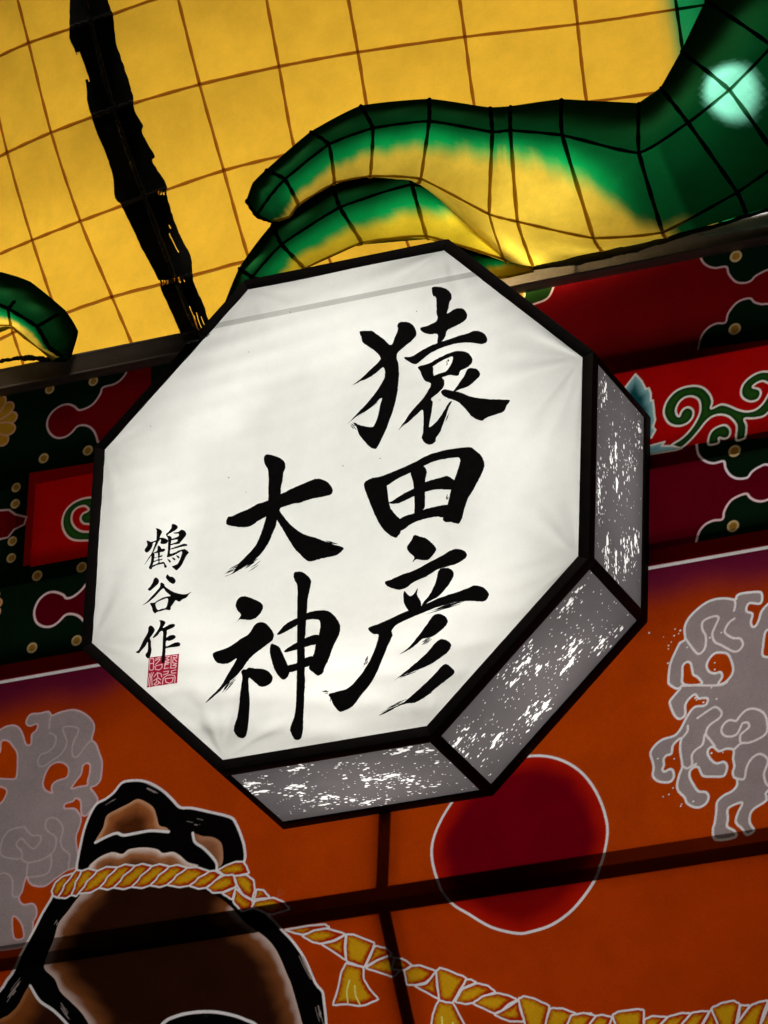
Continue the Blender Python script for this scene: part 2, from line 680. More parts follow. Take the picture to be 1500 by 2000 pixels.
paint(F3([(60, 650), (105, 585), (205, 455), (265, 520), (305, 600), (335, 590), (355, 640), (355, 715), (375, 710), (385, 790), (390, 850),
          (398, 900), (375, 970), (400, 1000), (360, 1075), (200, 1000), (0, 760)]), VGREEN, pid_new('painted_leaf', 2), WV, 0.0042, sm=False, grad=leafg)
paint(F3([(250, 1180), (360, 1150), (490, 1115), (460, 1155), (560, 1155), (655, 1178), (600, 1195), (360, 1235), (250, 1240)]), VGREEN, pid_new('painted_leaf', 2), WV,
      0.004, sm=False, grad=leafg)

# ---- the two grey scroll clouds
C1 = lambda p: crop(0, 1360, 6.25, p)
C2 = lambda p: crop(0, 1560, 6.25, p)
C4 = lambda p: crop(1260, 1140, 6.25, p)
C5 = lambda p: crop(1260, 1360, 6.25, p)
CLW = D(176, 156, 158)


def cloud(outer, holes, lines, pid, lw, owhite, inner):
    uv = smooth(UV(outer), n=3)
    cv.fill(uv, GREY, pid)
    cv.line(uv, lw, owhite, True, pid)
    for h in holes:
        hu = smooth(UV(h), n=3)
        cv.fill(hu, ORANGE, 0)
        cv.line(hu, lw, owhite, True, pid)
    for l in lines:
        cv.line(smooth(UV(l), False, 3), lw * 0.95, inner, False, pid)


cloud(C1([(-600, 500), (-300, 520), (-100, 430), (0, 410), (60, 375), (140, 355), (200, 365), (250, 410), (285, 490), (305, 560), (330, 595),
          (375, 590), (385, 530), (390, 465), (440, 420), (465, 360), (440, 335), (380, 360), (335, 350), (320, 310), (345, 250),
          (390, 215), (480, 210), (590, 187), (635, 235), (720, 200), (880, 165), (990, 190), (1090, 260), (1145, 340), (1145, 420),
          (1120, 530), (1170, 580), (1210, 690), (1245, 800), (1235, 960), (1220, 1030), (1170, 1085), (1105, 1115), (1150, 1180),
          (1190, 1250), (1170, 1320), (1100, 1400), (1060, 1450), (1010, 1455), (990, 1400), (990, 1310), (970, 1260), (920, 1245),
          (890, 1280), (800, 1310), (780, 1345), (800, 1370), (900, 1370), (950, 1410), (990, 1500), (960, 1620), (930, 1700),
          (930, 1800), (950, 1930), (960, 2010), (930, 2080), (880, 2105), (810, 2130)]) +
      C2([(660, 985), (560, 1060), (470, 1070), (390, 1050), (345, 1000), (330, 945), (300, 1010), (270, 1130), (235, 1190),
          (240, 1250), (290, 1295), (390, 1280), (440, 1330), (445, 1420), (405, 1500), (400, 1600), (380, 1700), (300, 1800),
          (0, 1850), (-300, 1850), (-600, 1700)]),
      [C1([(0, 680), (10, 560), (50, 535), (110, 550), (160, 610), (210, 690), (215, 800), (205, 960), (170, 1010), (0, 1005), (-80, 1000), (-80, 700)]),
       C1([(-50, 1110), (30, 1110), (80, 1140), (80, 1190), (40, 1270), (0, 1310), (-60, 1330)]),
       C1([(640, 1180), (560, 1150), (525, 1090), (530, 1020), (565, 920), (620, 840), (700, 805), (780, 815), (835, 870), (835, 950), (800, 1000), (700, 1030), (640, 1080), (630, 1140)]),
       C1([(870, 1125), (930, 1030), (990, 950), (1010, 850), (1060, 815), (1100, 840), (1095, 940), (1070, 1030), (1065, 1085), (960, 1105)]),
       C2([(150, 1460), (190, 1440), (240, 1490), (280, 1580), (285, 1700), (170, 1700)])],
      [C1([(620, 240), (605, 310), (600, 390)]),
       C1([(600, 450), (650, 460), (685, 520), (660, 610), (580, 680), (500, 710), (460, 790), (480, 850), (540, 850), (640, 780), (740, 710), (800, 620), (815, 540), (780, 450), (770, 390), (830, 365), (950, 385), (950, 450), (900, 550), (880, 650), (890, 730), (940, 740), (990, 680), (1060, 590), (1120, 530)]),
       C2([(300, 340), (150, 370), (70, 430), (20, 530), (5, 650), (60, 715), (255, 730), (260, 640), (205, 580), (210, 530), (265, 485), (320, 540), (400, 610), (470, 560), (500, 490), (480, 445), (400, 450), (340, 400), (300, 340)]),
       C2([(255, 730), (330, 780), (430, 765), (530, 735), (640, 660), (685, 560), (675, 460), (600, 410), (555, 350), (570, 260), (640, 230), (720, 270), (770, 370), (740, 500), (760, 600), (850, 680), (840, 780), (835, 850)]),
       C2([(340, 780), (330, 880), (325, 940)]),
       C2([(625, 680), (625, 800), (590, 900), (500, 940), (350, 960)]),
       C2([(-100, 960), (0, 920), (60, 905), (140, 960), (155, 1050), (150, 1160), (180, 1200), (230, 1190)])],
      10, 0.0038, D(150, 128, 130), D(132, 122, 122))

cloud(C4([(1900, 180), (1600, 200), (1500, 250), (1420, 340), (1390, 440), (1350, 515), (1310, 525), (1290, 470), (1310, 370), (1240, 340),
          (1240, 280), (1280, 235), (1390, 245), (1425, 210), (1425, 130), (1380, 100), (1180, 120), (1120, 150), (1100, 195), (980, 180),
          (860, 190), (750, 230), (640, 310), (550, 400), (500, 480), (480, 570), (490, 680), (430, 720), (390, 790), (330, 920),
          (300, 1020), (285, 1180), (300, 1230), (380, 1280), (430, 1275), (370, 1350), (305, 1430), (310, 1490), (350, 1590),
          (400, 1645), (450, 1640), (490, 1590), (490, 1480), (540, 1400), (610, 1350), (650, 1400), (700, 1395), (760, 1400),
          (760, 1450), (720, 1490), (620, 1500), (560, 1550)]) +
      C5([(500, 270), (470, 330), (420, 420), (350, 485), (220, 525), (130, 590), (65, 690), (90, 790), (105, 870), (95, 970),
          (150, 1030), (230, 1050), (310, 1040), (350, 980), (340, 910), (300, 890), (240, 920), (210, 890), (230, 840), (225, 770),
          (260, 720), (320, 700), (335, 610), (380, 550), (440, 510), (430, 580), (430, 680), (455, 850), (420, 950), (390, 1080),
          (410, 1160), (480, 1230), (510, 1300), (580, 1345), (660, 1355), (740, 1310), (775, 1230), (740, 1170), (650, 1160),
          (590, 1080), (545, 990), (545, 920), (590, 870), (650, 865), (680, 930), (720, 975), (850, 980), (950, 975), (985, 930),
          (1000, 850), (960, 800), (880, 820), (820, 790), (770, 720), (770, 650), (830, 615), (900, 670), (990, 640), (1080, 655),
          (1075, 760), (1090, 850), (1070, 930), (1085, 985), (1120, 1010), (1120, 1090), (1060, 1160), (960, 1210), (880, 1290),
          (870, 1400), (850, 1550), (830, 1620), (860, 1750), (1100, 1720), (1085, 1640), (1000, 1590), (1010, 1500), (1005, 1390),
          (1050, 1340), (1170, 1295), (1180, 1330), (1130, 1430), (1110, 1540), (1190, 1620), (1240, 1690), (1330, 1640), (1280, 1550),
          (1280, 1450), (1330, 1370), (1480, 1270), (1500, 1150), (1900, 1100), (2100, 600), (2100, -900)]),
      [C4([(470, 1230), (455, 1100), (460, 1000), (510, 955), (555, 970), (575, 1050), (590, 1110), (640, 1140), (690, 1225)]),
       C4([(890, 1225), (940, 1140), (920, 1080), (860, 1095), (790, 1080), (750, 1010), (780, 920), (850, 850), (930, 840), (1010, 860), (1060, 960), (1075, 1060), (1040, 1140), (960, 1215)]),
       C4([(1500, 560), (1460, 610), (1440, 760), (1430, 860), (1470, 895), (1600, 890), (1700, 860), (1700, 580), (1600, 540)])],
      [C4([(1095, 200), (1100, 260), (1085, 330)]),
       C4([(1090, 425), (1020, 480), (970, 580), (1010, 630), (1080, 665), (1160, 670), (1195, 740), (1150, 810), (1090, 830), (1000, 790), (930, 750), (850, 710), (820, 620), (850, 530), (895, 430), (870, 395), (770, 420), (700, 470), (700, 560), (740, 640), (735, 770), (690, 840), (640, 855), (580, 790), (500, 680)]),
       C4([(440, 1250), (560, 1240), (900, 1240), (1000, 1200)]),
       C5([(520, 360), (515, 430), (460, 500)]),
       C5([(640, 265), (760, 180), (850, 130), (910, 160), (935, 210), (900, 270), (800, 340), (755, 400), (745, 470), (800, 540), (850, 610)]),
       C5([(725, 470), (700, 590), (620, 650), (570, 720), (575, 820), (550, 860), (510, 880), (455, 850)]),
       C5([(620, 825), (570, 860)]),
       C5([(1080, 655), (1170, 575), (1270, 565), (1420, 500), (1490, 420), (1480, 270), (1430, 190), (1330, 150), (1230, 170), (1150, 250), (1110, 300), (1030, 290), (960, 340), (930, 420), (970, 480), (1050, 490), (1120, 460), (1160, 390), (1190, 330), (1250, 320), (1270, 370), (1220, 420), (1165, 470), (1160, 540), (1170, 575)]),
       C5([(1120, 1000), (1190, 1015), (1220, 980), (1235, 880), (1290, 770), (1380, 705), (1450, 720), (1500, 780), (1480, 860), (1450, 950), (1470, 1050), (1500, 1090)])],
      11, 0.0049, D(190, 172, 172), D(180, 166, 166))
# wax specks flicked beside the right-hand cloud
for x, y, r in ((430, 572, 14), (355, 635, 12), (365, 553, 9), (285, 755, 12), (285, 795, 9), (320, 712, 8), (280, 970, 13), (50, 600, 12),
                (410, 610, 9), (225, 650, 6), (610, 1398, 13), (628, 1420, 10), (712, 1448, 14), (850, 965, 10), (850, 1048, 12),
                (790, 660, 14), (930, 597, 12), (810, 1268, 12), (872, 1408, 13), (512, 778, 12), (290, 2573, 11), (220, 2600, 9), (340, 2493, 10),
                (435, 2715, 11), (445, 2690, 9), (810, 2068, 14), (950, 2060, 9), (590, 2658, 14), (355, 2138, 11), (155, 2135, 13)):
    p = C4([(x, y)])[0]
    c = panel_uv(*p)
    a = np.linspace(0, 6.283, 9)[:-1]
    cv.fill(np.stack([c[0] + r * 1.6e-4 * np.cos(a), c[1] + r * 1.5e-4 * np.sin(a)], 1), D(225, 170, 160))

# ---- the red sun, half above and half below the fold
sun = [(1054, 1476), (1100, 1486), (1140, 1513), (1170, 1558), (1186, 1612), (1182, 1658), (1171, 1695), (1155, 1730), (1120, 1775), (1080, 1805), (1040, 1819),
       (1010, 1823), (960, 1811), (915, 1785), (880, 1762), (853, 1715), (843, 1670), (849, 1630), (872, 1583), (905, 1540), (950, 1505), (1000, 1483)]


def sung(sd, X, Y):
    k = sstep(0.002, 0.044, sd + 0.003 * np.sin(X * 55) * np.sin(Y * 71))[..., None]
    f = sstep(FOLD - 0.005, FOLD - 0.03, Y)[..., None]           # the skirt half is dyed redder
    return D(124, 14, 2) * (1 - k) + (D(78, 0, 9) * (1 - f) + D(88, 3, 4) * f) * k


paint(sun, DKRED, 12, WHITE, 0.0052, grad=sung)

# ---- the bottle gourd
G0 = lambda p: crop(0, 1680, 3.75, p)
G2 = lambda p: crop(150, 1500, 4.286, p)
G3 = lambda p: crop(400, 1680, 3.75, p)
body_out = (G0([(-300, 1250), (-150, 1080), (0, 955), (50, 880), (90, 828), (140, 720), (200, 600), (255, 500), (310, 390), (372, 288), (400, 240)]) +
            G2([(-20, 900), (0, 810), (20, 700), (60, 520), (110, 390), (165, 300), (240, 260), (310, 205), (370, 130), (430, 108), (530, 105), (620, 130),
                (720, 190), (800, 265), (865, 330), (960, 335), (1100, 365), (1280, 410), (1330, 460), (1380, 580), (1405, 680), (1400, 790)]) +
            G3([(200, 200), (360, 300), (480, 420), (568, 515), (640, 590), (730, 720), (810, 900), (860, 960), (872, 1030), (890, 1200), (900, 1500),
                (700, 1650), (300, 1700)]) + G0([(1300, 1700), (400, 1700), (-300, 1600)]))
uvb = smooth(UV(body_out), n=3)


def bodyg(edge_pts, wl=0.020, wd=0.060, light=(146, 130, 122), tan=(88, 50, 24), dark=(27, 10, 4)):
    e = np.array(UV(edge_pts))

    def f(sd, X, Y):
        d = seg_dist(X, Y, smooth(e, False, 3), False)
        d = d + 0.004 * np.sin(X * 61 + 3 * np.sin(Y * 47)) * np.sin(Y * 83 + 2 * np.sin(X * 39)) * sstep(0, 0.02, d)
        a = sstep(0.0, wl, d)[..., None]
        b = sstep(wl * 0.7, wd, d)[..., None]
        return (D(*light) * (1 - a) + D(*tan) * a) * (1 - b) + D(*dark) * b
    return f


cv.fill(uvb, BLACK, 13)
cv.line(uvb, 0.0054, D(188, 168, 168), True, 13)
left_edge = G0([(640, 220), (560, 290), (500, 370), (430, 460), (400, 560), (360, 660), (330, 740), (328, 800), (400, 870), (440, 960), (520, 1040), (590, 1110), (650, 1200), (760, 1400)])
right_edge = G3([(760, 1400), (715, 1200), (640, 930), (600, 830), (540, 690), (480, 600), (400, 530), (300, 460), (210, 360), (100, 270), (-30, 215)])
paint(left_edge + right_edge[:1] + right_edge[1:] + G0([(1450, 190), (1200, 180), (900, 180)]), DKRED, 13,
      grad=bodyg(left_edge + right_edge[:-2]))
low_left = G0([(225, 925), (300, 1040), (395, 1105), (495, 1205), (600, 1330), (200, 1420), (-200, 1420), (-200, 1290), (0, 1165), (60, 1135), (130, 1065), (190, 955)])
paint(low_left, DKRED, 13, grad=bodyg(G0([(190, 955), (130, 1065), (60, 1135), (0, 1165)]), 0.012, 0.06, light=(120, 78, 44), tan=(96, 52, 20), dark=(32, 13, 6)))
stroke(G0([(222, 922), (290, 1030), (390, 1100), (490, 1200), (580, 1320)]), 0.0062, WHITE, 13)
comp1 = G2([(155, 625), (220, 500), (250, 400), (330, 350), (430, 300), (500, 262), (560, 275), (640, 330), (670, 410), (690, 480), (750, 500), (770, 540), (600, 530), (390, 565), (330, 545)])
paint(comp1, DKRED, 13, grad=bodyg(G2([(155, 625), (220, 500), (250, 400), (330, 350), (430, 300), (500, 262), (560, 275), (640, 330), (670, 410), (690, 480), (750, 510)]),
                                  0.012, 0.04, light=(150, 112, 84), tan=(118, 68, 34), dark=(56, 26, 10)))
stroke(G2([(157, 623), (250, 575), (335, 545), (390, 563), (500, 545), (620, 525), (768, 534)]), 0.006, D(190, 178, 172), 13)
comp2 = G2([(100, 850), (170, 760), (290, 705), (380, 720), (440, 680), (560, 665), (670, 680), (720, 712), (800, 702), (860, 730), (930, 790), (1010, 825), (700, 900), (300, 900)])
paint(comp2, DKRED, 13, grad=bodyg(G2([(100, 850), (170, 760), (290, 705), (380, 720), (440, 680), (560, 665), (670, 680), (720, 712), (800, 702), (860, 730), (930, 790), (1010, 825)]),
                                  0.014, 0.042, light=(176, 160, 150), tan=(120, 76, 44), dark=(50, 20, 8)))
comp3 = G2([(978, 548), (1050, 570), (1140, 580), (1210, 630), (1225, 740), (1215, 805), (1180, 830), (1170, 780), (1100, 700), (990, 625)])
paint(comp3, DKRED, 13, grad=bodyg(G2([(1050, 570), (1140, 580), (1210, 630), (1225, 740), (1215, 805)]), 0.016, 0.05, light=(134, 98, 74), tan=(110, 70, 44), dark=(60, 34, 16)))
stroke(G2([(970, 545), (990, 620), (1060, 670), (1130, 740), (1170, 800), (1170, 855)]), 0.0055, WHITE, 13)
foot = G0([(1100, 1330), (1200, 1190), (1300, 1140), (1400, 1118), (1500, 1110)]) + G3([(100, 1115), (220, 1140), (300, 1170), (380, 1210), (480, 1330)])
paint(foot, BLACK, 13)
stroke(foot, 0.0062, WHITE, 13)
# dry streaks where the brush ran out on the gourd's outline
for pts, n in ((G0([(160, 885), (100, 960), (40, 1050)]), 9), (G3([(700, 690), (740, 780), (800, 890)]), 10), (G3([(830, 1050), (845, 1120), (870, 1200)]), 9),
               (G0([(440, 1060), (480, 1120), (520, 1170)]), 5), (G2([(560, 150), (640, 190), (690, 215)]), 4), (G2([(930, 435), (1000, 450), (1060, 465)]), 4),
               (G2([(250, 300), (300, 270), (325, 262)]), 4), (G0([(425, 440), (405, 480)]), 4), (G0([(470, 1090), (500, 1150)]), 4)):
    u = np.array(UV(pts))
    for k in range(n):
        o = RNG.normal(0, 0.0032, 2)
        t0, t1 = sorted(RNG.uniform(0, 1, 2))
        s_ = smooth(u, False, 6)
        i0, i1 = int(t0 * (len(s_) - 2)), int(t1 * (len(s_) - 2)) + 2
        cv.line(s_[i0:i1] + o, RNG.uniform(0.0009, 0.0022), D(120, 112, 108), alpha=RNG.uniform(0.3, 0.95))


# ---- the straw rope
def ropeg(sd, X, Y):
    t = sstep(0.0020, 0.0125, sd + 0.0012 * np.sin(X * 420) * np.sin(Y * 510))[..., None]
    return D(122, 24, 3) * (1 - t) + D(154, 116, 12) * t


def rope(pts, sm=True):
    uv = UV(pts)
    uv = smooth(np.concatenate([np.linspace(a, b, 3)[:-1] for a, b in zip(uv, uv[1:] + uv[:1])]), n=2) if sm else np.asarray(uv)
    lo_, hi_ = uv.min(0), uv.max(0)
    ce_, sz_ = (lo_ + hi_) / 2, max((hi_ - lo_).min(), 0.012)

    def gr(sd, X, Y):          # each strand is shaded red along its lower right edge
        k = ((X - ce_[0]) - (Y - ce_[1])) / sz_
        return ropeg(sd - 0.0035 * np.clip(k + 0.15, -0.6, 1.2), X, Y)
    cv.fill(uv, GOLD, 14, gr)
    cv.line(uv, 0.0038, WHITE, True, 14)


divs = [((113, 1753), (143, 1706))] + [(G2([a])[0], G2([b])[0]) for a, b in
        (((-45, 1062), (40, 862)), ((15, 1050), (172, 862)), ((190, 1003), (340, 832)), ((310, 1000), (488, 820)), ((460, 995), (630, 822)), ((615, 982), (775, 825)),
         ((757, 978), (925, 835)), ((942, 985), (1110, 865)), ((1082, 1003), (1215, 892)))]
rope([(101, 1740), (108, 1724), (122, 1712), (143, 1706), (128, 1730), (113, 1753), (104, 1750)], True)
for (l0, u0), (l1, u1) in zip(divs[:-1], divs[1:]):
    l0, u0, l1, u1 = map(np.array, (l0, u0, l1, u1))
    up = (u0 + u1) / 2 + np.array([-2, -4.5])
    dn = (l0 + l1) / 2 + np.array([2, 4.0])
    m0 = (l0 + u0) / 2 + np.array([-2.0, -1.5])
    m1 = (l1 + u1) / 2 + np.array([2.0, 1.5])
    rope([tuple(l0), tuple(l0 * .7 + u0 * .3), tuple(m0), tuple(u0 * .8 + l0 * .2), tuple(u0), tuple(up), tuple(u1), tuple(u1 * .75 + l1 * .25), tuple(m1), tuple(l1 * .85 + u1 * .15), tuple(l1), tuple(dn)])
for p in (G2([(1180, 855), (1250, 815), (1330, 785), (1390, 785), (1420, 820), (1440, 880), (1330, 905), (1230, 895)]),
          G2([(1090, 1005), (1160, 940), (1230, 900), (1310, 895), (1335, 990), (1220, 1040), (1140, 1045)]),
          G2([(1320, 905), (1420, 895), (1480, 940), (1490, 1020), (1465, 1100), (1390, 1060), (1340, 980)]),
          G2([(1220, 1050), (1330, 1000), (1300, 1100)]),
          G2([(1330, 1010), (1400, 1070), (1470, 1110), (1475, 1175), (1380, 1200), (1310, 1120)]),
          G3([(365, 285), (380, 215), (430, 220), (475, 275)]),
          G3([(345, 345), (370, 300), (500, 275), (575, 305), (620, 360), (480, 400)]),
          G3([(590, 510), (760, 480), (880, 470), (910, 495), (720, 545), (660, 535)]),
          G3([(715, 555), (800, 515), (890, 500), (1000, 530), (1030, 545), (940, 590), (850, 612), (790, 600)]),
          G3([(855, 615), (950, 590), (1030, 550), (1025, 640), (1030, 730), (940, 670)]),
          G3([(1245, 630), (1330, 645), (1370, 690), (1270, 730), (1180, 775)]),
          G3([(1180, 790), (1260, 735), (1340, 705), (1420, 720), (1460, 780), (1380, 855), (1300, 830)]),
          G3([(1035, 755), (1080, 765), (1160, 785), (1165, 870), (1205, 940), (1270, 1018), (1180, 1060), (1130, 1068), (1040, 1055), (940, 1060), (975, 940), (1000, 820)]),
          G3([(1040, 545), (1090, 545), (1240, 605), (1230, 650), (1170, 780), (1130, 775), (1040, 740), (1030, 640)])):
    rope(p)
G7 = lambda p: crop(780, 1780, 4.167, p)
G8 = lambda p: crop(1140, 1880, 4.167, p)
for p in (G7([(-40, 380), (20, 385), (60, 405), (100, 440), (40, 480), (-60, 470)]), G7([(40, 485), (100, 445), (170, 440), (295, 485), (255, 545), (210, 580), (130, 600), (60, 595)]),
          G7([(130, 610), (220, 585), (300, 490), (305, 600), (325, 715)]), G7([(545, 555), (585, 555), (625, 580), (505, 630)]),
          G7([(455, 735), (510, 635), (630, 585), (720, 605), (780, 655), (700, 690), (620, 740), (540, 755)]),
          G7([(600, 750), (680, 690), (800, 665), (890, 685), (960, 720), (890, 755), (830, 810), (770, 830)]),
          G7([(775, 840), (850, 800), (970, 725), (985, 800), (1015, 895), (900, 895), (830, 870)]),
          G7([(325, 725), (435, 745), (530, 920), (575, 1000), (560, 1080), (240, 1080), (270, 850), (300, 760)]),
          G7([(300, 490), (330, 460), (400, 480), (545, 545), (435, 740), (380, 740), (325, 720), (310, 600)]),
          G7([(1180, 920), (1230, 790), (1330, 790), (1440, 835), (1370, 920), (1330, 1000), (1170, 1000)]),
          G7([(1340, 1000), (1370, 910), (1440, 840), (1560, 830), (1600, 880), (1540, 1000)]),
          G7([(970, 720), (1010, 690), (1100, 710), (1220, 770), (1190, 920), (1170, 1010), (1050, 1010)]),
          G8([(-140, 520), (-100, 430), (0, 410), (100, 435), (50, 500), (20, 570), (-140, 570)]), G8([(30, 570), (50, 500), (100, 435), (150, 425), (230, 445), (210, 510), (200, 570)]),
          G8([(235, 430), (280, 400), (440, 378), (490, 390), (485, 570), (280, 570)]), G8([(490, 570), (495, 465), (560, 435), (680, 445), (620, 510), (590, 570)]),
          G8([(590, 570), (630, 500), (690, 440), (800, 410), (870, 415), (800, 510), (780, 570)]), G8([(780, 570), (800, 500), (880, 410), (960, 395), (1020, 400), (960, 510), (950, 570)]),
          G8([(960, 520), (1040, 380), (1100, 510), (1100, 570), (950, 570)]), G8([(1250, 490), (1360, 350), (1430, 320), (1500, 310), (1460, 420), (1420, 570), (1240, 570)]),
          G8([(1275, 350), (1350, 350), (1260, 480)]), G8([(1040, 375), (1120, 330), (1220, 310), (1270, 340), (1240, 500), (1230, 570), (1120, 570)]),
          G8([(1420, 570), (1510, 340), (1600, 310), (1750, 320), (1700, 570)])):
    rope(p)
for p in (G3([(1060, 880), (1040, 960), (1048, 1040)]), G3([(1098, 920), (1105, 990), (1135, 1055)]), G7([(345, 860), (350, 920), (360, 1000)]), G7([(435, 905), (450, 950), (480, 1010)])):
    stroke(p, 0.0032, D(220, 170, 90), 14)


def panel_pos(u, v):
    s_ = np.maximum(FOLD - v, 0)
    X = u
    Z = np.where(v >= FOLD, v, FOLD - s_ * SK_C) + H0
    Y = PANEL_Y + s_ * SK_S
    return np.stack([X, Y, Z], 1)


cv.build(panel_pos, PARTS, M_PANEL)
# the same sheets going on past both sides of what the photograph shows
for x0, x1 in ((-2.6, U[0]), (U[-1], 2.4)):
    rows = [(Vv[0], FOLD, ORANGE_L), (FOLD, -0.1035, ORANGE), (-0.1035, 0.1415, DKRED), (0.1415, 0.325, RED), (0.325, Vv[-1], DKRED)]
    Pq, Fq, Cq = [], [], []
    for a, b, c in rows:
        i = len(Pq)
        Pq += list(panel_pos(np.array([x0, x1, x1, x0]), np.array([a, a, b, b])))
        Fq.append((i, i + 1, i + 2, i + 3))
        Cq += [c] * 4
    mesh_np('outer_sheet', Pq, Fq, M_PANEL, base, color=np.array(Cq))

# timbers glued to the back of the paper: their shadows are the dark bars on it
ZB = -PANEL_Y - 0.0015
HID = dict(mat=M_WOOD, parent=base)
for y0, y1 in ((0.326, 0.366), (0.105, 0.1405), (-0.098, -0.052)):
    box('rail', (-2.6, y0, ZB - 0.035), (2.4, y1, ZB), **HID)
for x0, x1, y0, y1 in ((-0.848, -0.806, 0.142, 0.325), (-0.019, 0.007, -0.67, -0.1), (-1.9, -1.87, -0.67, -0.1), (1.9, 1.93, -0.67, -0.1)):
    box('upright', (x0, y0, ZB - 0.03), (x1, y1, ZB), **HID)
# fold beam: a bent plank following the wall above and the skirt below the fold
prof = []
su = 0.024
n_sk = np.array([-SK_S, -SK_C])      # (y, z) inward normal of the skirt
fold_b = np.array([FOLD, ZB])
top = np.array([-0.671, ZB])
s_end = np.array([FOLD - su * SK_C, -PANEL_Y - su * SK_S]) + np.array([0.0, -0.0020])
prof = [top, fold_b + np.array([0.0006, -0.0004]), s_end, s_end + np.array([0.018, -0.03]), np.array([-0.671, ZB - 0.045])]
Pb = [W((x, p[0], p[1])) for x in (-2.6, 2.4) for p in prof]
n5 = len(prof)
o = bpy.data.meshes.new('fold_beam')
o.from_pydata([tuple(p) for p in Pb], [], [tuple(range(n5))[::-1], tuple(range(n5, 2 * n5))] + [(i, (i + 1) % n5, (i + 1) % n5 + n5, i + n5) for i in range(n5)])
link('fold_beam', o, M_WOOD, base)
for x0, x1 in ((-0.019, 0.007),):
    a = np.array([FOLD - (su + 0.001) * SK_C, -PANEL_Y - (su + 0.001) * SK_S - 0.0020])
    b = np.array([FOLD - 0.5 * SK_C, -PANEL_Y - 0.5 * SK_S - 0.0020])
    off = np.array([0.018, -0.026])
    Pb = [W((x, q[0], q[1])) for x in (x0, x1) for q in (a, b, b + off, a + off)]
    mesh_np('skirt_post', Pb, [(0, 1, 2, 3), (7, 6, 5, 4), (0, 4, 5, 1), (1, 5, 6, 2), (2, 6, 7, 3), (3, 7, 4, 0)], M_WOOD, base)

# ledge the figures stand on
LED_F = 0.247
ly0 = at(600, 633, LED_F)[1]
LEDGE_LOW = at(1000, 557, LED_F)[1]
LEDGE_TOP = LEDGE_LOW + 0.036
box('ledge_board', (-2.6, LEDGE_LOW, -1.5), (2.4, LEDGE_TOP, -LED_F - 0.05), M_LEDGE, base, 0.002)
box('ledge_cap', (-2.6, LEDGE_TOP + 0.0005, -LED_F - 0.06), (2.4, LEDGE_TOP + 0.006, -LED_F + 0.001), M_LEDGE, base, 0.001)
P = [W((x, y, -LED_F)) for y in (LEDGE_LOW, LEDGE_TOP) for x in np.linspace(-2.6, 2.4, 60)]
mesh_np('fascia_paper', P, [(k, k + 1, k + 61, k + 60) for k in range(59)], paper('fascia_paper', (0.20, 0.16, 0.12), reflect=0.5, mottle=0.3, scale=60, fibre=0.2), base)
for x_ in (0.372,):
    box('fascia_strut', (x_ - 0.004, LEDGE_LOW + 0.001, -LED_F - 0.03), (x_ + 0.004, LEDGE_TOP - 0.001, -LED_F - 0.002), M_WOOD, base)
for x_, e_ in [(0.08 + 0.045 * k_, 0.26 * math.exp(-(k_ / 5.5) ** 2)) for k_ in range(15)] + [(-0.95, 0.012), (-0.88, 0.006)]:
    bulb('ledge_fill_bulb', W((x_, (LEDGE_LOW + LEDGE_TOP) / 2, -LED_F - 0.042)), 0.006, e_, (1.0, 0.86, 0.50), base)  # added row imitating the hand's lamplight leaking behind the fascia
box('ledge_soffit', (-2.6, LEDGE_LOW - 0.0045, -PANEL_Y + 0.0005), (2.4, LEDGE_LOW - 0.0005, -LED_F + 0.0005), M_LEDGE, base, 0.0005)
box('back_board', (-2.6, -1.2, -1.45), (2.4, LEDGE_LOW - 0.002, -1.42), M_WOOD, base)

# lamps inside the base
for x, y, P in ((-1.05, -0.30, 0.60), (-0.45, -0.38, 1.42), (0.15, -0.45, 1.40), (0.75, -0.35, 1.15), (1.3, -0.3, 0.9),
                (-0.95, 0.12, 0.16), (-0.3, 0.14, 0.4), (0.45, 0.16, 0.8), (1.0, 0.2, 0.8)):
    area_lamp('inner_lamp', W((x, y, -0.95)), (0, -1, 0), 0.5, P, (1.0, 0.93, 0.90), base)
for x, P in ((-1.0, .28), (-0.4, .46), (0.2, .6), (0.8, .55)):
    area_lamp('inner_lamp', W((x, -0.72, -1.0)), (0, -0.8, -0.6), 0.5, P, (1.0, 0.92, 0.88), base)

# ================================================================== the octagonal lantern
lan = empty('octagonal_lantern', W((0, -0.535, -0.14)))
tag(lan, 'white octagonal paper lantern with black frame and brushed black characters', 'lantern')
T8 = math.tan(math.pi / 8)
AP, AO, DEP = 0.5, 0.522, 0.277


def octp(a, z):
    h = a * T8
    return [np.array(q + (z,)) for q in ((-h, a), (h, a), (a, h), (a, -h), (h, -a), (-h, -a), (-a, -h), (-a, h))]


def hexa(name, P, mat, parent, bev=0.0012):
    """8 points: four of one end, four of the other"""
    ob = mesh_np(name, [W(p) for p in P], [(3, 2, 1, 0), (4, 5, 6, 7), (0, 1, 5, 4), (1, 2, 6, 5), (2, 3, 7, 6), (3, 0, 4, 7)], mat, parent)
    if bev:
        b = ob.modifiers.new('bevel', 'BEVEL')
        b.width = bev
        b.segments = 2
    return ob


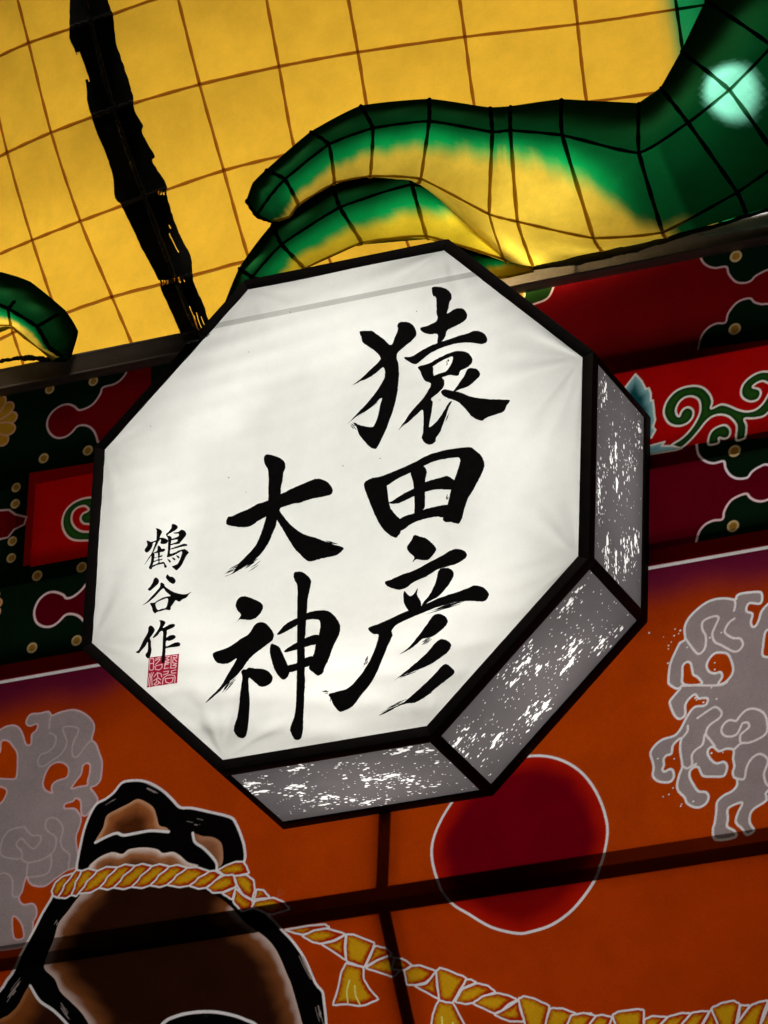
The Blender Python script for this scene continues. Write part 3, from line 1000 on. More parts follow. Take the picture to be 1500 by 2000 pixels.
for (zf, zb) in ((0.003, -0.0235), (-0.2505, -DEP + 0.001)):
    oi, of = octp(AP, zf), octp(AO, zf)
    bi, bf = octp(AP, zb), octp(AO, zb)
    for i in range(8):
        j = (i + 1) % 8
        hexa('frame_bar', [oi[i], of[i], bf[i], bi[i], oi[j], of[j], bf[j], bi[j]], M_FRAME, lan)
oo = octp(AO, 0)
for i in range(8):          # corner posts between the front and back ring
    c = oo[i]
    e0 = (oo[i - 1] - c) / np.linalg.norm(oo[i - 1] - c)
    e1 = (oo[(i + 1) % 8] - c) / np.linalg.norm(oo[(i + 1) % 8] - c)
    w_ = 0.0135
    inn = c * (1 - 0.016 / np.linalg.norm(c))
    z0, z1 = -0.0233, -0.2507
    P = []
    for z in (z0, z1):
        for q in (c + e0 * w_, c, c + e1 * w_, inn):
            P.append(np.array((q[0], q[1], z)))
    hexa('corner_post', P, M_FRAME, lan, 0.0008)

# face paper: rings of the octagon, slightly puckered at the corners and along the lower edges
NR, NS = 110, 56
ring = []
for i in range(8):
    a, b = octp(AP + 0.003, 0)[i], octp(AP + 0.003, 0)[(i + 1) % 8]
    for k in range(NS):
        ring.append(a + (b - a) * k / NS)
ring = np.array(ring)[:, :2]
rad = np.linspace(0, 1, NR + 1) ** 0.85
PF = (rad[:, None, None] * ring[None]).reshape(-1, 2)
corners = np.array(octp(AP, 0))[:, :2]
dz = np.zeros(len(PF))
for ci, amp in ((2, 1.3), (3, 0.8), (4, 0.6), (5, 1.2), (6, 0.5), (7, 0.35), (1, 0.5), (0, 0.3)):
    r_ = PF - corners[ci]
    dist = np.hypot(r_[:, 0], r_[:, 1])
    ang = np.arctan2(r_[:, 1], r_[:, 0])
    c0 = math.atan2(-corners[ci][1], -corners[ci][0])
    da = (ang - c0 + math.pi) % (2 * math.pi) - math.pi
    dz += amp * 0.030 * dist * np.exp(-dist / 0.075) * (np.sin(da * 9 + ci) + 0.6 * np.sin(da * 17 + 2 * ci)) * (1 - np.exp(-dist / 0.02))
yy = PF[:, 1]
xx = PF[:, 0]
dz += 0.00035 * np.sin(yy * 140 + 4 * np.sin(xx * 3 + 1) - xx * 24) * (0.4 + 0.6 * np.sin(xx * 5 + yy * 7) ** 2)
dz += 0.00095 * sstep(0.05, -0.45, yy) * np.sin(yy * 95 + 3.0 * np.sin(xx * 4.0) + xx * 12)
dz += 0.0006 * np.sin(xx * 23 + 5 * np.sin(yy * 6)) * sstep(0.1, 0.5, np.hypot(xx, yy))
dz *= 1.9
dz = np.where(dz > 0, 0.0022 * np.tanh(dz / 0.0022), dz)
Vf = np.stack([PF[:, 0], -dz, PF[:, 1] + H0], 1)
n = len(ring)
Ff = []
for r_ in range(NR):
    a = r_ * n + np.arange(n)
    b = r_ * n + (np.arange(n) + 1) % n
    Ff.append(np.stack([a, a + n, b + n, b], 1))
face = mesh_np('face_paper', Vf, np.concatenate(Ff), M_FACE, lan, shade=True)

# the overlap of two paper sheets near the top
s0, s1 = at(430, 636, 0), at(931, 534, 0)
ya = (s0[1] + s1[1]) / 2
for k_, (y0, y1) in enumerate(((ya - 0.0065, ya + 0.0055),)):
    hw0, hw1 = AP + AP * T8 - y0 - 0.0005, AP + AP * T8 - y1 - 0.0005
    P = [W((-hw0, y0, 0.0022)), W((hw0, y0, 0.0022)), W((hw1, y1, 0.0022)), W((-hw1, y1, 0.0022))]
    mesh_np('seam_strip', P, [(0, 1, 2, 3)], M_SEAM, lan)

# side papers with flecks of bare paper left in the grey wash
SIDE_E = 0.80


def DS(r, g, b):
    return np.minimum(lin((r, g, b)) / SIDE_E, 0.97)


SG = DS(82, 78, 80)
L_side = 2 * AO * T8
for i in range(8):
    j = (i + 1) % 8
    A0, B0 = octp(AO - 0.004, 0)[i], octp(AO - 0.004, 0)[j]
    ex = (B0 - A0) / np.linalg.norm(B0 - A0)
    nn = np.array((ex[1], -ex[0], 0))
    if i in (2, 3, 4):
        st = 0.0009
        s_u = st * np.arange(16 * 30 + 1)
        s_v = st * np.arange(16 * 17 + 1)
        sc = Canvas(s_u, s_v, SG, 0)
        rg = np.random.default_rng(20 + i)
        cl = [(0.02 + 0.40 * ((k_ * 0.618 + rg.uniform(0, .2)) % 1), 0.02 + 0.19 * ((k_ * 0.755 + rg.uniform(0, .2)) % 1), rg.uniform(0.3, 1.2)) for k_ in range(26)]
        for k_ in range(150):
            x, y, r = rg.uniform(0.01, 0.42), rg.uniform(0.01, 0.22), 0.0006 + 0.0009 * rg.random() ** 2
            aa_ = np.linspace(0, 6.283, 8)[:-1]
            sc.fill(np.stack([x + r * 1.4 * np.cos(aa_), y + r * np.sin(aa_)], 1), DS(235, 235, 232))
        for cu, cvv, big in cl:
            for k in range(int(7 + 12 * big)):
                tt = rg.normal(0, 0.020)
                x = cu + tt
                y = cvv + rg.normal(0, 0.011) + tt * 0.10
                r = 0.0007 + 0.0021 * rg.random() ** 2.4
                el = rg.uniform(1.0, 2.2)
                aa_ = np.linspace(0, 6.283, 9)[:-1]
                sc.fill(np.stack([x + r * el * np.cos(aa_), y + r * np.sin(aa_) * rg.uniform(.8, 1.1)], 1), DS(250, 250, 247))
            if big > 0.7:
                for k in range(rg.integers(2, 6)):
                    x, y = cu + rg.normal(0, 0.010), cvv + rg.normal(0, 0.0028)
                    r = rg.uniform(0.0020, 0.0046)
                    aa_ = np.linspace(0, 6.283, 13)[:-1]
                    rr_ = r * (1 + 0.25 * rg.normal(0, 1, 12))
                    sc.fill(smooth(np.stack([x + rr_ * 2.0 * np.cos(aa_), y + rr_ * np.sin(aa_)], 1), n=2), DS(254, 254, 252))
        sc.build(lambda u_, v_: np.array([W(A0 + ex * uu + np.array((0, 0, -0.0215 - vv))) for uu, vv in zip(u_, v_)]),
                 {0: ('side_paper', lan, 0)}, M_SIDE, thr=0.03)
    else:
        P = [A0 + np.array((0, 0, -0.022)), B0 + np.array((0, 0, -0.022)), B0 + np.array((0, 0, -0.254)), A0 + np.array((0, 0, -0.254))]
        mesh_np('side_paper', [W(p) for p in P], [(0, 1, 2, 3)], M_SIDE, lan, color=np.tile(SG, (4, 1)))
bk = octp(AP + 0.004, -DEP + 0.010)
me = bpy.data.meshes.new('back_board')
me.from_pydata([tuple(W(p)) for p in bk], [], [tuple(range(8))])
M_WHITEBOARD = solid('white_inner_board', (0.75, 0.75, 0.73), rough=0.8, grain=0.05)
link('back_board', me, M_WHITEBOARD, lan)
area_lamp('lantern_lamp', W((0.0, 0.02, -0.250)), (0, -1, 0), 0.92, 2.7, (0.99, 1.0, 0.975), lan)
for k_ in range(8):          # lamps facing the eight sides
    a_ = math.pi / 4 * k_
    area_lamp('side_lamp', W((0.27 * math.cos(a_), 0.27 * math.sin(a_), -0.188)), (math.cos(a_), 0, math.sin(a_)), 0.10, 0.44, (1.0, 0.98, 0.98), lan)
for x, y, p_ in ((0.30, -0.27, 0.9), (-0.31, -0.27, 0.9), (0.36, 0.05, 0.5), (-0.37, 0.1, 0.7), (0.0, -0.38, 1.2), (0.12, -0.38, .5), (0.0, 0.38, .75), (0.26, 0.27, .35), (-0.26, 0.27, .45)):
    bulb('lantern_bulb', W((x, y, -0.165)), 0.03, p_ * 0.36, (1.0, 0.93, 0.80), lan)


# ---- the brush writing
def ink_mesh(name, polys, label, y_off=0.0030, jit=0.5):
    """polys: list of loops or (outer, [holes]) in photograph pixels"""
    Vs, Fs = [], []
    for k, poly in enumerate(polys):
        loops = [poly] if not isinstance(poly, tuple) else [poly[0]] + list(poly[1])
        z = y_off + 0.00012 * k
        lv = []
        for lp in loops:
            s_ = smooth(lp, n=5) if len(lp) > 5 else np.asarray(lp, float)
            if len(lp) > 5:
                s_ = s_ + RNG.normal(0, jit * 0.45, s_.shape)
            lv.append([Vector((q[0], q[1], 0)) for q in (at(px, py, 0.0) for px, py in s_)])
        tris = tessellate_polygon(lv)
        i0 = len(Vs)
        for l in lv:
            Vs += [tuple(W((v.x, v.y, z))) for v in l]
        Fs += [tuple(i0 + t for t in tr_) for tr_ in tris]
    o = mesh_np(name, Vs, Fs, M_INK, lan)
    tag(o, label)
    return o


def dry(p0, p1, width, n_, curl=0.0):
    """loose bristle hairs where the brush leaves the paper"""
    p0, p1 = np.array(p0, float), np.array(p1, float)
    d = p1 - p0
    l = np.hypot(*d)
    nrm = np.array([-d[1], d[0]]) / l
    res = []
    for _ in range(n_):
        a = RNG.uniform(0, 0.45)
        b = a + RNG.uniform(0.25, 0.75) * (1 - a)
        o_ = RNG.normal(0, width / 2.2)
        w2 = RNG.uniform(0.35, 1.1)
        q0 = p0 + d * a + nrm * o_
        q1 = p0 + d * b + nrm * o_ * 0.9 + nrm * curl * l * b * b
        mid = (q0 + q1) / 2 + nrm * RNG.normal(0, 0.5)
        res.append([tuple(q0 + nrm * w2 * .5), tuple(mid + nrm * w2), tuple(q1), tuple(mid - nrm * w2), tuple(q0 - nrm * w2 * .5)])
    return res


K1 = lambda p: crop(680, 550, 4.5455, p)
ink_mesh('written_character', [
    K1([(108, 450), (160, 445), (215, 443), (255, 470), (320, 515), (385, 570), (420, 500), (447, 435), (442, 395), (460, 370), (500, 362), (550, 372), (590, 405), (613, 470), (575, 525), (500, 590), (438, 655), (452, 740), (457, 820), (450, 930), (435, 1030), (410, 1130), (375, 1235), (330, 1350), (265, 1475), (235, 1490), (190, 1468), (110, 1375), (85, 1310), (60, 1258), (120, 1283), (215, 1297), (245, 1265), (270, 1200), (285, 1120), (305, 1040), (240, 1090), (170, 1150), (100, 1190), (40, 1235), (5, 1265), (70, 1195), (150, 1110), (220, 1030), (270, 960), (320, 880), (333, 830), (318, 768), (250, 820), (190, 860), (110, 895), (60, 920), (40, 930), (110, 875), (190, 800), (250, 745), (292, 695), (280, 660), (240, 620), (180, 580), (135, 545), (125, 510)]),
    K1([(750, 62), (775, 50), (840, 58), (890, 80), (922, 120), (922, 165), (905, 190), (898, 240), (885, 290), (940, 255), (990, 242), (1035, 255), (1062, 300), (1050, 345), (1000, 380), (940, 410), (888, 440), (870, 490), (845, 530), (800, 550), (798, 475), (740, 475), (680, 462), (645, 430), (660, 410), (720, 395), (795, 350), (790, 270), (788, 160), (760, 130), (750, 95)]),
    K1([(503, 680), (560, 672), (600, 655), (690, 600), (800, 550), (900, 520), (1000, 485), (1070, 465), (1120, 445), (1180, 450), (1225, 480), (1243, 525), (1225, 552), (1190, 562), (1120, 552), (1060, 548), (980, 555), (880, 580), (790, 615), (720, 655), (640, 720), (600, 740), (540, 715)]),
    K1([(628, 765), (720, 735), (800, 690), (880, 652), (950, 630), (955, 680), (930, 672), (840, 710), (755, 760), (700, 770)]),
    K1([(940, 632), (1010, 625), (1070, 640), (1108, 690), (1100, 735), (1065, 768), (1005, 800), (985, 840), (950, 843), (910, 835), (850, 855), (790, 870), (770, 845), (820, 822), (880, 800), (915, 750), (935, 700)]),
    K1([(628, 765), (700, 745), (757, 760), (770, 850), (840, 860), (862, 905), (845, 955), (790, 1010), (745, 1048), (758, 1080), (750, 1150), (735, 1230), (728, 1300), (800, 1240), (860, 1150), (900, 1085), (928, 1070), (900, 1130), (860, 1250), (820, 1350), (790, 1390), (780, 1430), (735, 1455), (690, 1440), (660, 1395), (672, 1340), (675, 1230), (668, 1145), (610, 1195), (540, 1245), (490, 1290), (455, 1325), (510, 1245), (560, 1170), (630, 1090), (690, 1020), (730, 950), (740, 912), (690, 890), (665, 850), (645, 800)]),
    K1([(1068, 785), (1110, 775), (1155, 790), (1178, 825), (1165, 860), (1120, 900), (1070, 940), (1000, 965), (940, 985), (985, 920), (1040, 840)]),
    K1([(832, 985), (860, 965), (920, 975), (1000, 992), (1100, 1030), (1200, 1045), (1320, 1055), (1440, 1060), (1415, 1110), (1390, 1160), (1330, 1185), (1240, 1215), (1190, 1243), (1110, 1210), (1050, 1140), (980, 1075), (900, 1045), (850, 1020)]),
] + dry(*K1([(270, 790), (60, 930)]), 4, 7) + dry(*K1([(290, 1060), (0, 1270)]), 5, 9) + dry(*K1([(90, 1330), (20, 1250)]), 6, 9)
  + dry(*K1([(620, 1190), (440, 1340)]), 4, 8) + dry(*K1([(840, 1290), (935, 1080)]), 6, 8) + dry(*K1([(910, 700), (880, 790)]), 3, 4)
  + dry(*K1([(1050, 900), (980, 975)]), 7, 6),
    'large black brushed character at the top right of the lantern face')
K2 = lambda p: crop(700, 860, 5.769, p)
ink_mesh('written_character', [
    K2([(70, 520), (85, 475), (150, 440), (210, 440), (300, 470), (330, 520), (340, 620), (355, 720), (380, 790), (430, 850), (480, 905), (490, 1020), (450, 1090), (420, 1105), (350, 1070), (265, 980), (190, 840), (130, 690), (95, 600)]),
    K2([(150, 440), (260, 415), (400, 360), (520, 310), (650, 250), (780, 180), (950, 125), (1100, 100), (1260, 85), (1320, 115), (1390, 180), (1425, 260), (1420, 330), (1370, 440), (1300, 570), (1240, 670), (1200, 790), (1180, 870), (1140, 945), (1060, 930), (985, 925), (960, 885), (1010, 740), (1045, 590), (1060, 520), (1100, 420), (1140, 300), (1148, 210), (1040, 210), (880, 240), (740, 300), (600, 370), (450, 440), (325, 520), (200, 520)]),
    K2([(600, 360), (700, 300), (750, 305), (780, 360), (765, 440), (762, 520), (758, 650), (755, 760), (700, 830), (640, 850), (642, 750), (635, 600), (622, 470)]),
    K2([(350, 715), (400, 685), (500, 620), (640, 548), (760, 480), (860, 448), (950, 425), (1000, 410), (1050, 430), (1090, 470), (1060, 560), (950, 560), (860, 568), (750, 595), (630, 640), (530, 690), (430, 725)]),
    K2([(465, 910), (540, 860), (650, 825), (760, 785), (880, 755), (1000, 735), (1100, 740), (1080, 880), (960, 880), (900, 870), (800, 885), (690, 915), (600, 955), (490, 1025)]),
] + dry(*K2([(1000, 900), (1160, 955)]), 3, 8) + dry(*K2([(735, 660), (740, 790)]), 4, 6) + dry(*K2([(1030, 600), (1005, 730)]), 3, 5) + dry(*K2([(1030, 195), (840, 245)]), 2.5, 5),
    'black brushed character shaped like a divided square')
K3 = lambda p: crop(630, 1040, 4.412, p)
ink_mesh('written_character', [
    K3([(733, 130), (770, 75), (795, 30), (850, 42), (895, 55), (940, 90), (975, 125), (985, 160), (950, 210), (910, 243), (850, 243), (815, 238), (780, 262), (795, 218), (750, 175)]),
    K3([(545, 430), (600, 410), (690, 370), (800, 330), (920, 265), (1020, 215), (1100, 165), (1160, 148), (1220, 160), (1250, 195), (1235, 230), (1160, 275), (1080, 300), (1000, 325), (900, 385), (800, 430), (730, 480), (670, 500), (600, 485), (552, 460)]),
    K3([(1010, 330), (1070, 310), (1120, 330), (1138, 370), (1110, 430), (1060, 500), (1000, 560), (930, 600), (860, 650), (880, 600), (930, 540), (980, 440)]),
    K3([(710, 510), (750, 550), (785, 545), (828, 487), (820, 540), (850, 600), (860, 650), (850, 690), (790, 700), (740, 670), (705, 600)]),
    K3([(400, 830), (500, 790), (600, 745), (740, 680), (860, 640), (1000, 575), (1150, 525), (1250, 490), (1320, 462), (1400, 485), (1440, 540), (1420, 585), (1385, 602), (1320, 598), (1200, 600), (1060, 630), (930, 675), (820, 720), (740, 755), (650, 800), (605, 850), (608, 900), (570, 980), (530, 1080), (480, 1200), (420, 1310), (340, 1410), (270, 1500), (200, 1540), (150, 1548), (100, 1490), (80, 1440), (60, 1400), (140, 1375), (230, 1345), (330, 1240), (390, 1150), (430, 1080), (470, 970), (490, 890), (440, 880)]),
    K3([(940, 750), (980, 710), (1040, 715), (1080, 750), (1082, 790), (1040, 840), (950, 905), (870, 925), (800, 985), (730, 1030), (670, 1055), (740, 1005), (830, 900), (890, 820)]),
    K3([(1000, 940), (1060, 930), (1115, 970), (1095, 1030), (1040, 1075), (960, 1130), (870, 1175), (760, 1215), (680, 1250), (630, 1280), (720, 1205), (800, 1140), (900, 1050)]),
    K3([(1040, 1155), (1080, 1143), (1140, 1195), (1135, 1230), (1080, 1275), (1000, 1335), (900, 1420), (800, 1475), (740, 1480), (650, 1510), (560, 1560), (490, 1585), (580, 1530), (690, 1480), (780, 1410), (890, 1310), (980, 1220)]),
] + dry(*K3([(1260, 590), (800, 735)]), 5, 16) + dry(*K3([(960, 900), (830, 1000)]), 6, 10) + dry(*K3([(880, 1170), (600, 1290)]), 4, 9) + dry(*K3([(960, 1380), (680, 1520)]), 5, 12)
  + dry(*K3([(760, 1470), (450, 1590)]), 5, 10) + dry(*K3([(90, 1400), (-20, 1385)]), 5, 7) + dry(*K3([(430, 1080), (350, 1240)]), 4, 8) + dry(*K3([(110, 1470), (70, 1440)]), 6, 5),
    'black brushed character with three slanting strokes at its foot')
K4 = lambda p: crop(430, 880, 5.769, p)
ink_mesh('written_character', [
    K4([(500, 105), (510, 65), (545, 50), (620, 68), (690, 95), (735, 140), (743, 200), (720, 260), (712, 340), (695, 410), (690, 490), (690, 600), (680, 680), (650, 780), (635, 860), (590, 960), (550, 1050), (500, 1130), (430, 1210), (350, 1270), (260, 1330), (170, 1385), (60, 1425), (150, 1380), (210, 1290), (300, 1200), (390, 1100), (450, 990), (490, 880), (525, 760), (540, 660), (550, 540), (552, 400), (548, 230), (510, 160)]),
    K4([(78, 800), (100, 755), (150, 745), (230, 705), (330, 665), (430, 610), (560, 565), (690, 500), (830, 430), (960, 375), (1070, 330), (1140, 328), (1220, 365), (1270, 430), (1275, 470), (1250, 505), (1180, 525), (1050, 550), (950, 580), (820, 610), (700, 650), (600, 700), (520, 755), (430, 805), (370, 850), (300, 872), (200, 868), (90, 845)]),
    K4([(600, 700), (670, 680), (710, 735), (780, 820), (870, 900), (960, 955), (1080, 990), (1210, 1040), (1300, 1070), (1400, 1105), (1360, 1160), (1310, 1192), (1200, 1215), (1110, 1235), (1035, 1258), (980, 1245), (920, 1190), (850, 1115), (780, 1010), (720, 910), (660, 810)]),
] + dry(*K4([(590, 970), (400, 1260)]), 6, 14) + dry(*K4([(450, 1220), (230, 1380)]), 11, 22) + dry(*K4([(260, 1300), (20, 1430)]), 5, 10) + dry(*K4([(1040, 560), (720, 640)]), 4, 14) + dry(*K4([(1200, 1040), (1400, 1095)]), 3, 7),
    'black brushed character like a striding figure')
K5 = lambda p: crop(400, 1110, 5.357, p)
ink_mesh('written_character', [
    K5([(330, 400), (355, 325), (420, 298), (510, 325), (590, 365), (617, 405), (600, 460), (560, 510), (500, 545), (430, 545), (380, 540), (345, 565), (322, 590), (385, 500), (355, 455)]),
    K5([(90, 920), (110, 885), (180, 860), (270, 825), (370, 755), (470, 690), (530, 600), (580, 572), (640, 580), (700, 640), (730, 700), (715, 760), (640, 820), (560, 880), (500, 930), (440, 1000), (400, 1060), (340, 1130), (260, 1200), (170, 1290), (90, 1360), (10, 1420), (60, 1360), (130, 1290), (190, 1220), (240, 1130), (300, 1030), (340, 950), (270, 995), (200, 1008), (130, 990)]),
    K5([(388, 1090), (410, 1065), (440, 1065), (470, 1045), (530, 1055), (610, 1060), (680, 1090), (718, 1150), (700, 1205), (650, 1240), (590, 1245), (530, 1200), (470, 1155), (468, 1260), (478, 1400), (475, 1500), (465, 1620), (445, 1740), (420, 1780), (370, 1780), (320, 1730), (312, 1680), (335, 1600), (350, 1550), (370, 1400), (385, 1260), (400, 1150)]),
    K5([(938, 70), (960, 45), (1030, 48), (1090, 90), (1120, 140), (1110, 220), (1085, 330), (1075, 480), (1065, 620), (1055, 800), (1055, 900), (1055, 1100), (1058, 1200), (1048, 1330), (1045, 1450), (1040, 1560), (1035, 1700), (1010, 1790), (950, 1798), (915, 1740), (900, 1690), (920, 1620), (945, 1560), (960, 1450), (965, 1300), (970, 1150), (973, 1000), (973, 800), (973, 600), (975, 400), (975, 190), (945, 130)]),
    K5([(765, 695), (800, 650), (870, 580), (960, 535), (1070, 480), (1150, 455), (1270, 448), (1350, 490), (1410, 570), (1425, 640), (1405, 720), (1360, 810), (1330, 890), (1300, 970), (1265, 1040), (1245, 1100), (1195, 1130), (1140, 1095), (1100, 1060), (1110, 1000), (1150, 900), (1165, 820), (1195, 720), (1215, 640), (1215, 580), (1195, 545), (1100, 545), (1020, 575), (940, 625), (860, 670), (790, 702)]),
    K5([(835, 878), (900, 825), (980, 780), (1070, 735), (1150, 705), (1200, 710), (1210, 790), (1100, 820), (1030, 845), (950, 865), (880, 885)]),
    K5([(690, 880), (705, 800), (780, 825), (810, 870), (845, 950), (880, 1030), (895, 1090), (880, 1140), (835, 1175), (790, 1145), (740, 1070), (705, 960)]),
    K5([(870, 1030), (960, 1005), (1060, 945), (1130, 930), (1160, 960), (1120, 1020), (1060, 1045), (980, 1075), (890, 1095)]),
] + dry(*K5([(470, 930), (360, 1100)]), 4, 8) + dry(*K5([(350, 1140), (150, 1370)]), 5, 14) + dry(*K5([(1340, 850), (1300, 980)]), 3, 6) + dry(*K5([(1055, 1080), (1050, 1480)]), 2, 12),
    'black brushed character with a long central upright')
K6 = lambda p: crop(270, 1010, 12.5, p)
ink_mesh('small_character', [
    K6([(450, 290), (520, 300), (580, 340), (598, 390), (560, 470), (520, 580), (480, 690), (440, 760), (400, 850), (340, 950), (250, 1080), (165, 1180), (250, 1040), (340, 900), (390, 780), (430, 660), (460, 560), (465, 430), (468, 350)]),
    K6([(530, 525), (640, 525), (720, 560), (750, 600), (720, 650), (650, 675), (560, 660), (570, 580)]),
    K6([(225, 590), (330, 625), (370, 660), (365, 720), (310, 820), (235, 885), (180, 850), (180, 800), (240, 700)]),
    K6([(330, 630), (440, 590), (540, 540), (530, 600), (420, 630), (350, 680)]),
    K6([(500, 720), (560, 735), (590, 790), (650, 785), (680, 820), (640, 860), (560, 880), (430, 900), (380, 890), (480, 840)]),
    K6([(340, 900), (410, 900), (420, 960), (400, 1100), (370, 1200), (355, 1280), (310, 1290), (280, 1250), (320, 1150), (340, 1020)]),
    K6([(490, 850), (550, 890), (550, 960), (610, 945), (600, 985), (545, 1005), (545, 1050), (610, 1035), (600, 1065), (545, 1085), (550, 1130), (640, 1110), (690, 1170), (720, 1225), (690, 1260), (655, 1240), (640, 1165), (560, 1175), (460, 1200), (360, 1250), (370, 1200), (500, 1140), (500, 1085), (380, 1130), (385, 1100), (500, 1050), (500, 1000), (400, 1030), (400, 1010), (500, 980)]),
    K6([(850, 190), (930, 200), (985, 250), (980, 290), (920, 350), (860, 380), (760, 440), (740, 470), (800, 480), (840, 530), (830, 600), (815, 700), (810, 800), (800, 910), (900, 890), (1000, 840), (1100, 810), (1170, 805), (1250, 870), (1250, 900), (1200, 960), (1150, 1060), (1090, 1180), (1030, 1260), (960, 1320), (900, 1280), (840, 1225), (900, 1200), (980, 1160), (1040, 1050), (1090, 900), (1070, 860), (960, 920), (850, 970), (760, 1000), (720, 990), (740, 880), (750, 700), (750, 560), (700, 440), (770, 370), (830, 280)]),
    K6([(880, 405), (1010, 375), (1070, 330), (1150, 350), (1195, 420), (1180, 480), (1120, 560), (1050, 640), (1015, 675), (900, 690), (820, 710), (820, 680), (960, 625), (975, 570), (830, 585), (830, 555), (990, 500), (1010, 430), (920, 425)]),
    K6([(815, 790), (950, 740), (1080, 690), (1150, 668), (1220, 690), (1210, 725), (1120, 740), (960, 780), (830, 810)]),
    K6([(730, 1035), (800, 1070), (825, 1110), (800, 1140), (770, 1110)]), K6([(840, 1005), (910, 1020), (938, 1060), (910, 1085), (870, 1050)]), K6([(945, 950), (1010, 970), (1040, 1010), (1020, 1040), (980, 1010)]),
], 'small many-stroked black character topmost of the signature', jit=0.25)
K7 = lambda p: crop(260, 1120, 11.54, p)
ink_mesh('small_character', [
    K7([(490, 130), (540, 105), (590, 150), (600, 200), (570, 260), (480, 340), (400, 405), (345, 375), (400, 310), (450, 230)]),
    K7([(770, 60), (795, 35), (840, 80), (910, 95), (960, 140), (975, 195), (950, 235), (910, 252), (840, 215), (790, 160), (755, 110)]),
    (K7([(630, 240), (660, 220), (720, 260), (740, 310), (850, 390), (960, 445), (1100, 480), (1220, 480), (1330, 430), (1280, 480), (1220, 560), (1130, 600), (1080, 645), (1040, 650), (980, 620), (960, 640), (920, 700), (870, 770), (865, 820), (830, 845), (750, 835), (660, 860), (550, 890), (510, 920), (460, 860), (440, 780), (400, 690), (500, 670), (560, 630), (680, 565), (780, 535), (860, 520), (760, 430), (700, 355), (620, 420), (520, 530), (420, 620), (320, 690), (230, 730), (320, 660), (430, 540), (540, 420), (620, 320)]),
     [K7([(525, 700), (640, 625), (795, 580), (790, 700), (750, 790), (650, 815), (570, 835)])]),
], 'small black character like a roofed box in the signature', jit=0.15)
K8 = lambda p: crop(260, 1200, 13.336, p)
ink_mesh('small_character', [
    K8([(420, 370), (450, 325), (490, 312), (540, 340), (585, 410), (575, 470), (520, 560), (465, 640), (490, 720), (490, 830), (505, 950), (485, 1060), (450, 1150), (400, 1165), (350, 1110), (355, 1050), (400, 980), (410, 870), (405, 740), (340, 850), (250, 950), (170, 1035), (90, 1000), (160, 960), (220, 850), (300, 680), (380, 540), (415, 450)]),
    K8([(705, 180), (770, 172), (840, 200), (868, 235), (840, 300), (800, 370), (880, 340), (960, 290), (1050, 270), (1105, 280), (1115, 320), (1080, 360), (1000, 400), (910, 440), (905, 520), (890, 620), (960, 580), (1020, 560), (1100, 560), (1135, 610), (1110, 650), (1040, 690), (960, 715), (890, 715), (885, 850), (1000, 810), (1120, 755), (1220, 750), (1255, 800), (1230, 850), (1130, 870), (1000, 885), (880, 910), (870, 1000), (855, 1150), (840, 1280), (800, 1295), (765, 1270), (775, 1100), (790, 900), (795, 700), (800, 480), (740, 470), (660, 570), (560, 635), (540, 615), (620, 500), (690, 390), (725, 300), (725, 220)]),
], 'small black character whose foot overlaps the red seal', y_off=0.0038, jit=0.2)
ink_mesh('ink_spots', [[(x - r, y - r), (x + r, y - r * .8), (x + r, y + r), (x - r * .8, y + r)] for x, y, r in
                       ((448, 934, 1.1), (671, 911, 1.0), (568, 611, 0.9), (487, 689, 0.8), (815, 610, 0.9), (744, 897, 1.0), (482, 963, .7), (296, 834, .8), (861, 783, .9))],
         'tiny ink spots on the white paper')['kind'] = 'stuff'

# red seal: dyed square with its characters left white
sc = [at(*q, 0.0)[:2] for q in K8([(425, 1140), (1215, 1040), (1165, 1805), (370, 1925)])]
sq_ = np.array(sc)
x0, y0 = sq_.min(0) - 0.004
x1, y1 = sq_.max(0) + 0.004
st = 0.0006
sl = Canvas(x0 + st * np.arange(int((x1 - x0) / st / 16 + 1) * 16 + 1), y0 + st * np.arange(int((y1 - y0) / st / 16 + 1) * 16 + 1), (1, 1, 1), 0)
UF = lambda pts: np.array([at(*q, 0.0)[:2] for q in K8(pts)])
sl.fill(sq_, lin((172, 28, 62)), 1)
for pl in ([(450, 1190), (460, 1165), (540, 1165), (555, 1200), (545, 1450), (490, 1470), (435, 1450), (450, 1190)], [(445, 1300), (545, 1290)],
           [(600, 1180), (700, 1130), (735, 1130)], [(600, 1220), (690, 1170), (720, 1190), (640, 1280), (600, 1320)],
           [(585, 1365), (770, 1310), (770, 1400), (700, 1460), (600, 1450), (585, 1365)],
           [(430, 1560), (450, 1600), (420, 1680), (400, 1870)], [(490, 1540), (470, 1640), (445, 1890)], [(545, 1530), (500, 1640), (510, 1860)],
           [(560, 1640), (650, 1530), (740, 1560), (765, 1640)], [(650, 1560), (660, 1660), (740, 1720)], [(550, 1740), (640, 1680)],
           [(640, 1690), (620, 1790), (560, 1830), (600, 1865), (700, 1800), (660, 1750), (730, 1810)],
           [(870, 1110), (970, 1100), (880, 1170), (960, 1200), (850, 1240), (960, 1270), (840, 1300)], [(830, 1330), (930, 1310)], [(820, 1430), (930, 1410)],
           [(870, 1250), (830, 1430)], [(1010, 1100), (1000, 1400)], [(1050, 1090), (1160, 1080), (1150, 1150), (1060, 1140), (1150, 1240)],
           [(1060, 1180), (1040, 1270), (1150, 1300), (1050, 1340), (1140, 1350), (1120, 1410), (980, 1410)],
           [(810, 1510), (940, 1490), (920, 1550), (800, 1590)], [(1130, 1460), (1010, 1490), (1020, 1545), (1130, 1540)],
           [(780, 1830), (800, 1680), (900, 1600), (980, 1590), (1090, 1600), (1110, 1650), (1100, 1790)],
           [(850, 1690), (1065, 1660), (1040, 1770), (960, 1810), (870, 1780), (850, 1690)]):
    sl.line(UF(pl), 0.0016, lin((250, 205, 212)))
